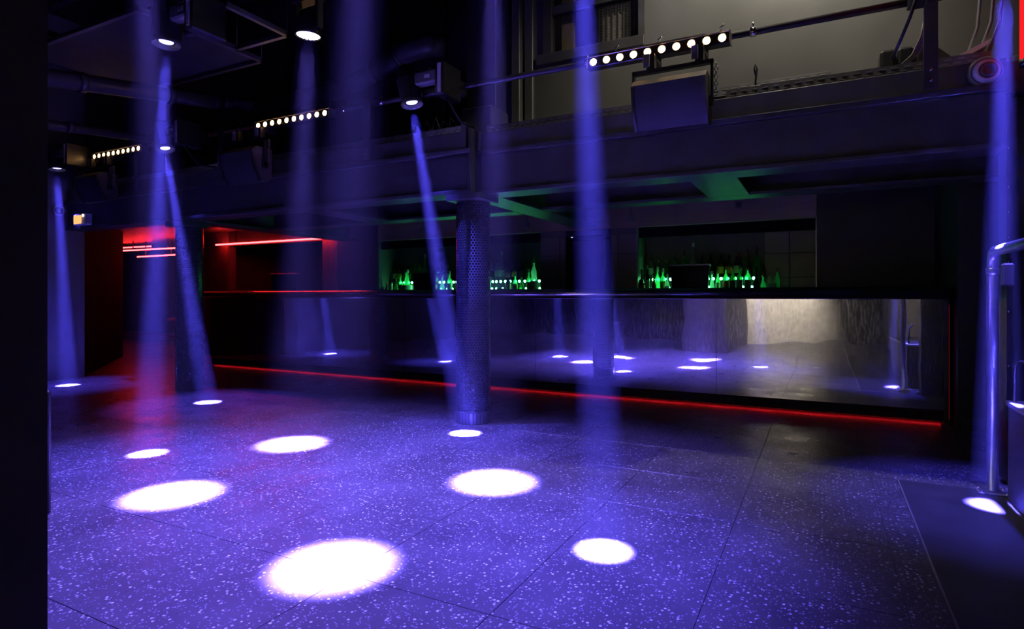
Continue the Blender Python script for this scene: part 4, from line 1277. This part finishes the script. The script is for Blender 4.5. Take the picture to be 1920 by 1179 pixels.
bottle(1431, 513, RF, ZF, 10, 'glass_green', 'squat', None, 'cap_red', 'squat green bottle with red cap beside the straw holder')
bottle(1457, 502, RF, ZF, 9, 'glass_green', 'tall', None, 'cap_red', 'green bottle with red cap behind the straw holder')
sh = thing('straw_holder', 'clear holder full of drinking straws beside the beige tiles', 'straw holder', (at(1446, 530, RF - 0.05).x, RF - 0.05, ZF))
hx = wloc(sh).x
MB().lathe([(0.05, 0), (0.055, 0.01), (0.06, 0.11), (0.057, 0.11), (0.05, 0.015)], (hx, RF - 0.05, ZF), n=16).build('cup', 'glass_clear', sh)
s = MB()
for k in range(22):
    t, rr = k * 2.4, 0.009 * math.sqrt(k)
    s.cyl((hx + rr * math.cos(t), RF - 0.05 + rr * math.sin(t), ZF + 0.015), (hx + 1.25 * rr * math.cos(t), RF - 0.05 + 1.25 * rr * math.sin(t), ZF + 0.19 + 0.012 * math.sin(k)), 0.004, n=5)
s.build('straws', 'straw', sh, kind='stuff')
# left niche
bottle(717, 526, RF, ZF, 8, 'glass_clear', 'squat', None, 'cap_white', 'small clear bottle at the far left end of the left niche')
bottle(725, 528, RF, ZF, 7, 'glass_brown', 'squat', None, 'cap_gold', 'small brown bottle at the left end of the left niche')
bottle(733, 510, RF, ZF, 6, 'glass_dark', 'tall', 'label_cream', 'cap_black', 'slim dark bottle with cream label in the left niche')
bottle(740, 491, RB, ZB, 7, 'glass_dark', 'tall', 'label_white', 'pourer', 'tall dark bottle with white label and pour spout in the left niche')
bottle(748, 494, RB, ZB, 8, 'glass_green', 'tall', 'label_yellow', 'pourer', 'green bottle with yellow label and pour spout in the left niche')
bottle(756, 500, RB, ZB, 9, 'glass_green', 'tall', None, 'pourer', 'plain green bottle with pour spout in the left niche')
bottle(743, 521, RF, ZF, 8, 'glass_deep', 'squat', None, 'cap_gold', 'small deep green bottle with gold cap in the left niche')
bottle(751, 514, RF, ZF, 8, 'glass_green', 'tall', 'label_yellow', 'cap_gold', 'green bottle with yellow label and gold cap in the left niche front row')
bottle(763, 505, RF, ZF, 20, 'glass_green', 'flask', 'label_white', 'cap_white', 'wide glowing green conical flask left of the left till')
bottle(768, 495, RB, ZB, 8, 'glass_green', 'tall', 'label_cream', 'pourer', 'green bottle with cream label and pour spout by the left till')
bottle(778, 495, RB, ZB, 10, 'glass_green', 'tall', None, 'cap_gold', 'green bottle with gold cap behind the left till')
bottle(788, 484, RB, ZB, 10, 'glass_green', 'tall', 'label_white', 'pourer', 'green bottle with white label beside the frosted bottle behind the left till')
bottle(797, 476, RB, ZB, 11, 'glass_frost', 'frost', 'label_cream', 'cap_white', 'tall frosted white bottle behind the left till')
bottle(808, 494, RB, ZB, 7, 'glass_dark', 'tall', 'label_white', 'pourer', 'slim dark bottle with white label right of the frosted bottle by the left till')
bottle(816, 496, RB, ZB, 7, 'glass_pale', 'tall', None, 'pourer', 'slim pale bottle in the blue light shaft, first right of the left till')
bottle(823.5, 496, RB, ZB, 8, 'glass_pale', 'tall', 'label_orange', 'pourer', 'pale bottle with orange label in the blue light shaft by the left till')
bottle(832, 496, RB, ZB, 7, 'glass_pale', 'tall', 'label_white', 'pourer', 'slim pale bottle with white label left of the mosaic column')
bottle(840, 497, RB, ZB, 9, 'glass_brown', 'tall', 'label_cream', 'cap_gold', 'brown bottle with cream label touching the left side of the mosaic column')
bottle(843, 508, RF, ZF, 10, 'glass_green', 'tall', 'label_white', 'cap_white', 'bright green bottle in the front row left of the mosaic column')
bottle(829, 515, RF, ZF, 9, 'glass_clear', 'squat', None, 'cap_white', 'clear squat bottle in the front row left of the mosaic column')
# left niche right of the mosaic column
bottle(916, 505, RF, ZF, 9, 'glass_pale', 'tall', 'label_white', 'cap_white', 'pale bottle with white label just right of the mosaic column')
bottle(921, 483, RB, ZB, 9, 'glass_pale', 'tall', 'label_dark', 'pourer_red', 'pale bottle with dark label and red collar right of the mosaic column')
bottle(932, 480, RB, ZB, 9, 'glass_pale', 'tall', 'label_white', 'pourer', 'pale bottle with white label left of the frosted bottle by the mosaic column')
bottle(941.5, 471, RB, ZB, 13, 'glass_frost', 'frost', 'label_white', 'cap_white', 'tall frosted bottle right of the mosaic column')
bottle(952, 491, RB, ZB, 11, 'glass_brown', 'tall', 'label_orange', 'pourer', 'brown bottle with orange label right of the mosaic column')
bottle(964, 488, RB, ZB, 10, 'glass_brown', 'tall', 'label_yellow', 'pourer', 'brown bottle with yellow label right of the mosaic column')
bottle(979, 488, RB, ZB, 10, 'glass_dark', 'tall', 'label_dark', 'cap_black', 'dark bottle with dark label between the mosaic column and the beige tiles')
bottle(987.5, 484, RB, ZB, 9, 'glass_deep', 'tall', 'label_dark', 'pourer', 'deep green bottle with dark label next to the large glowing bottle')
bottle(991.5, 504, RF, ZF, 8, 'glass_green', 'tall', 'label_cream', 'cap_white', 'green bottle with white cap left of the large glowing bottle')
bottle(1001, 479, RF, ZF, 14, 'glass_pale', 'curvy', 'label_white', 'pourer', 'large glowing pale green bottle beside the beige tiles')
bottle(953, 513, RF, ZF, 10, 'glass_brown', 'tall', 'label_yellow', 'cap_gold', 'brown bottle with yellow label in the front row right of the mosaic column')
bottle(966, 512, RF, ZF, 9, 'glass_green', 'tall', 'label_yellow', 'cap_gold', 'green bottle with yellow label in the front row right of the mosaic column')
bottle(978, 516, RF, ZF, 10, 'glass_deep', 'squat', None, 'cap_black', 'squat deep green bottle in the front row right of the mosaic column')
bw = MB().lathe([(0.05, 0.0), (0.06, 0.01), (0.085, 0.07), (0.08, 0.07), (0.055, 0.018), (0.0, 0.015)], (at(941, 530, RF - 0.08).x, RF - 0.08, ZF), n=18).build('fruit_bowl', 'plastic_black')
tag(bw, 'small dark bowl in front of the frosted bottle by the mosaic column', 'bowl')
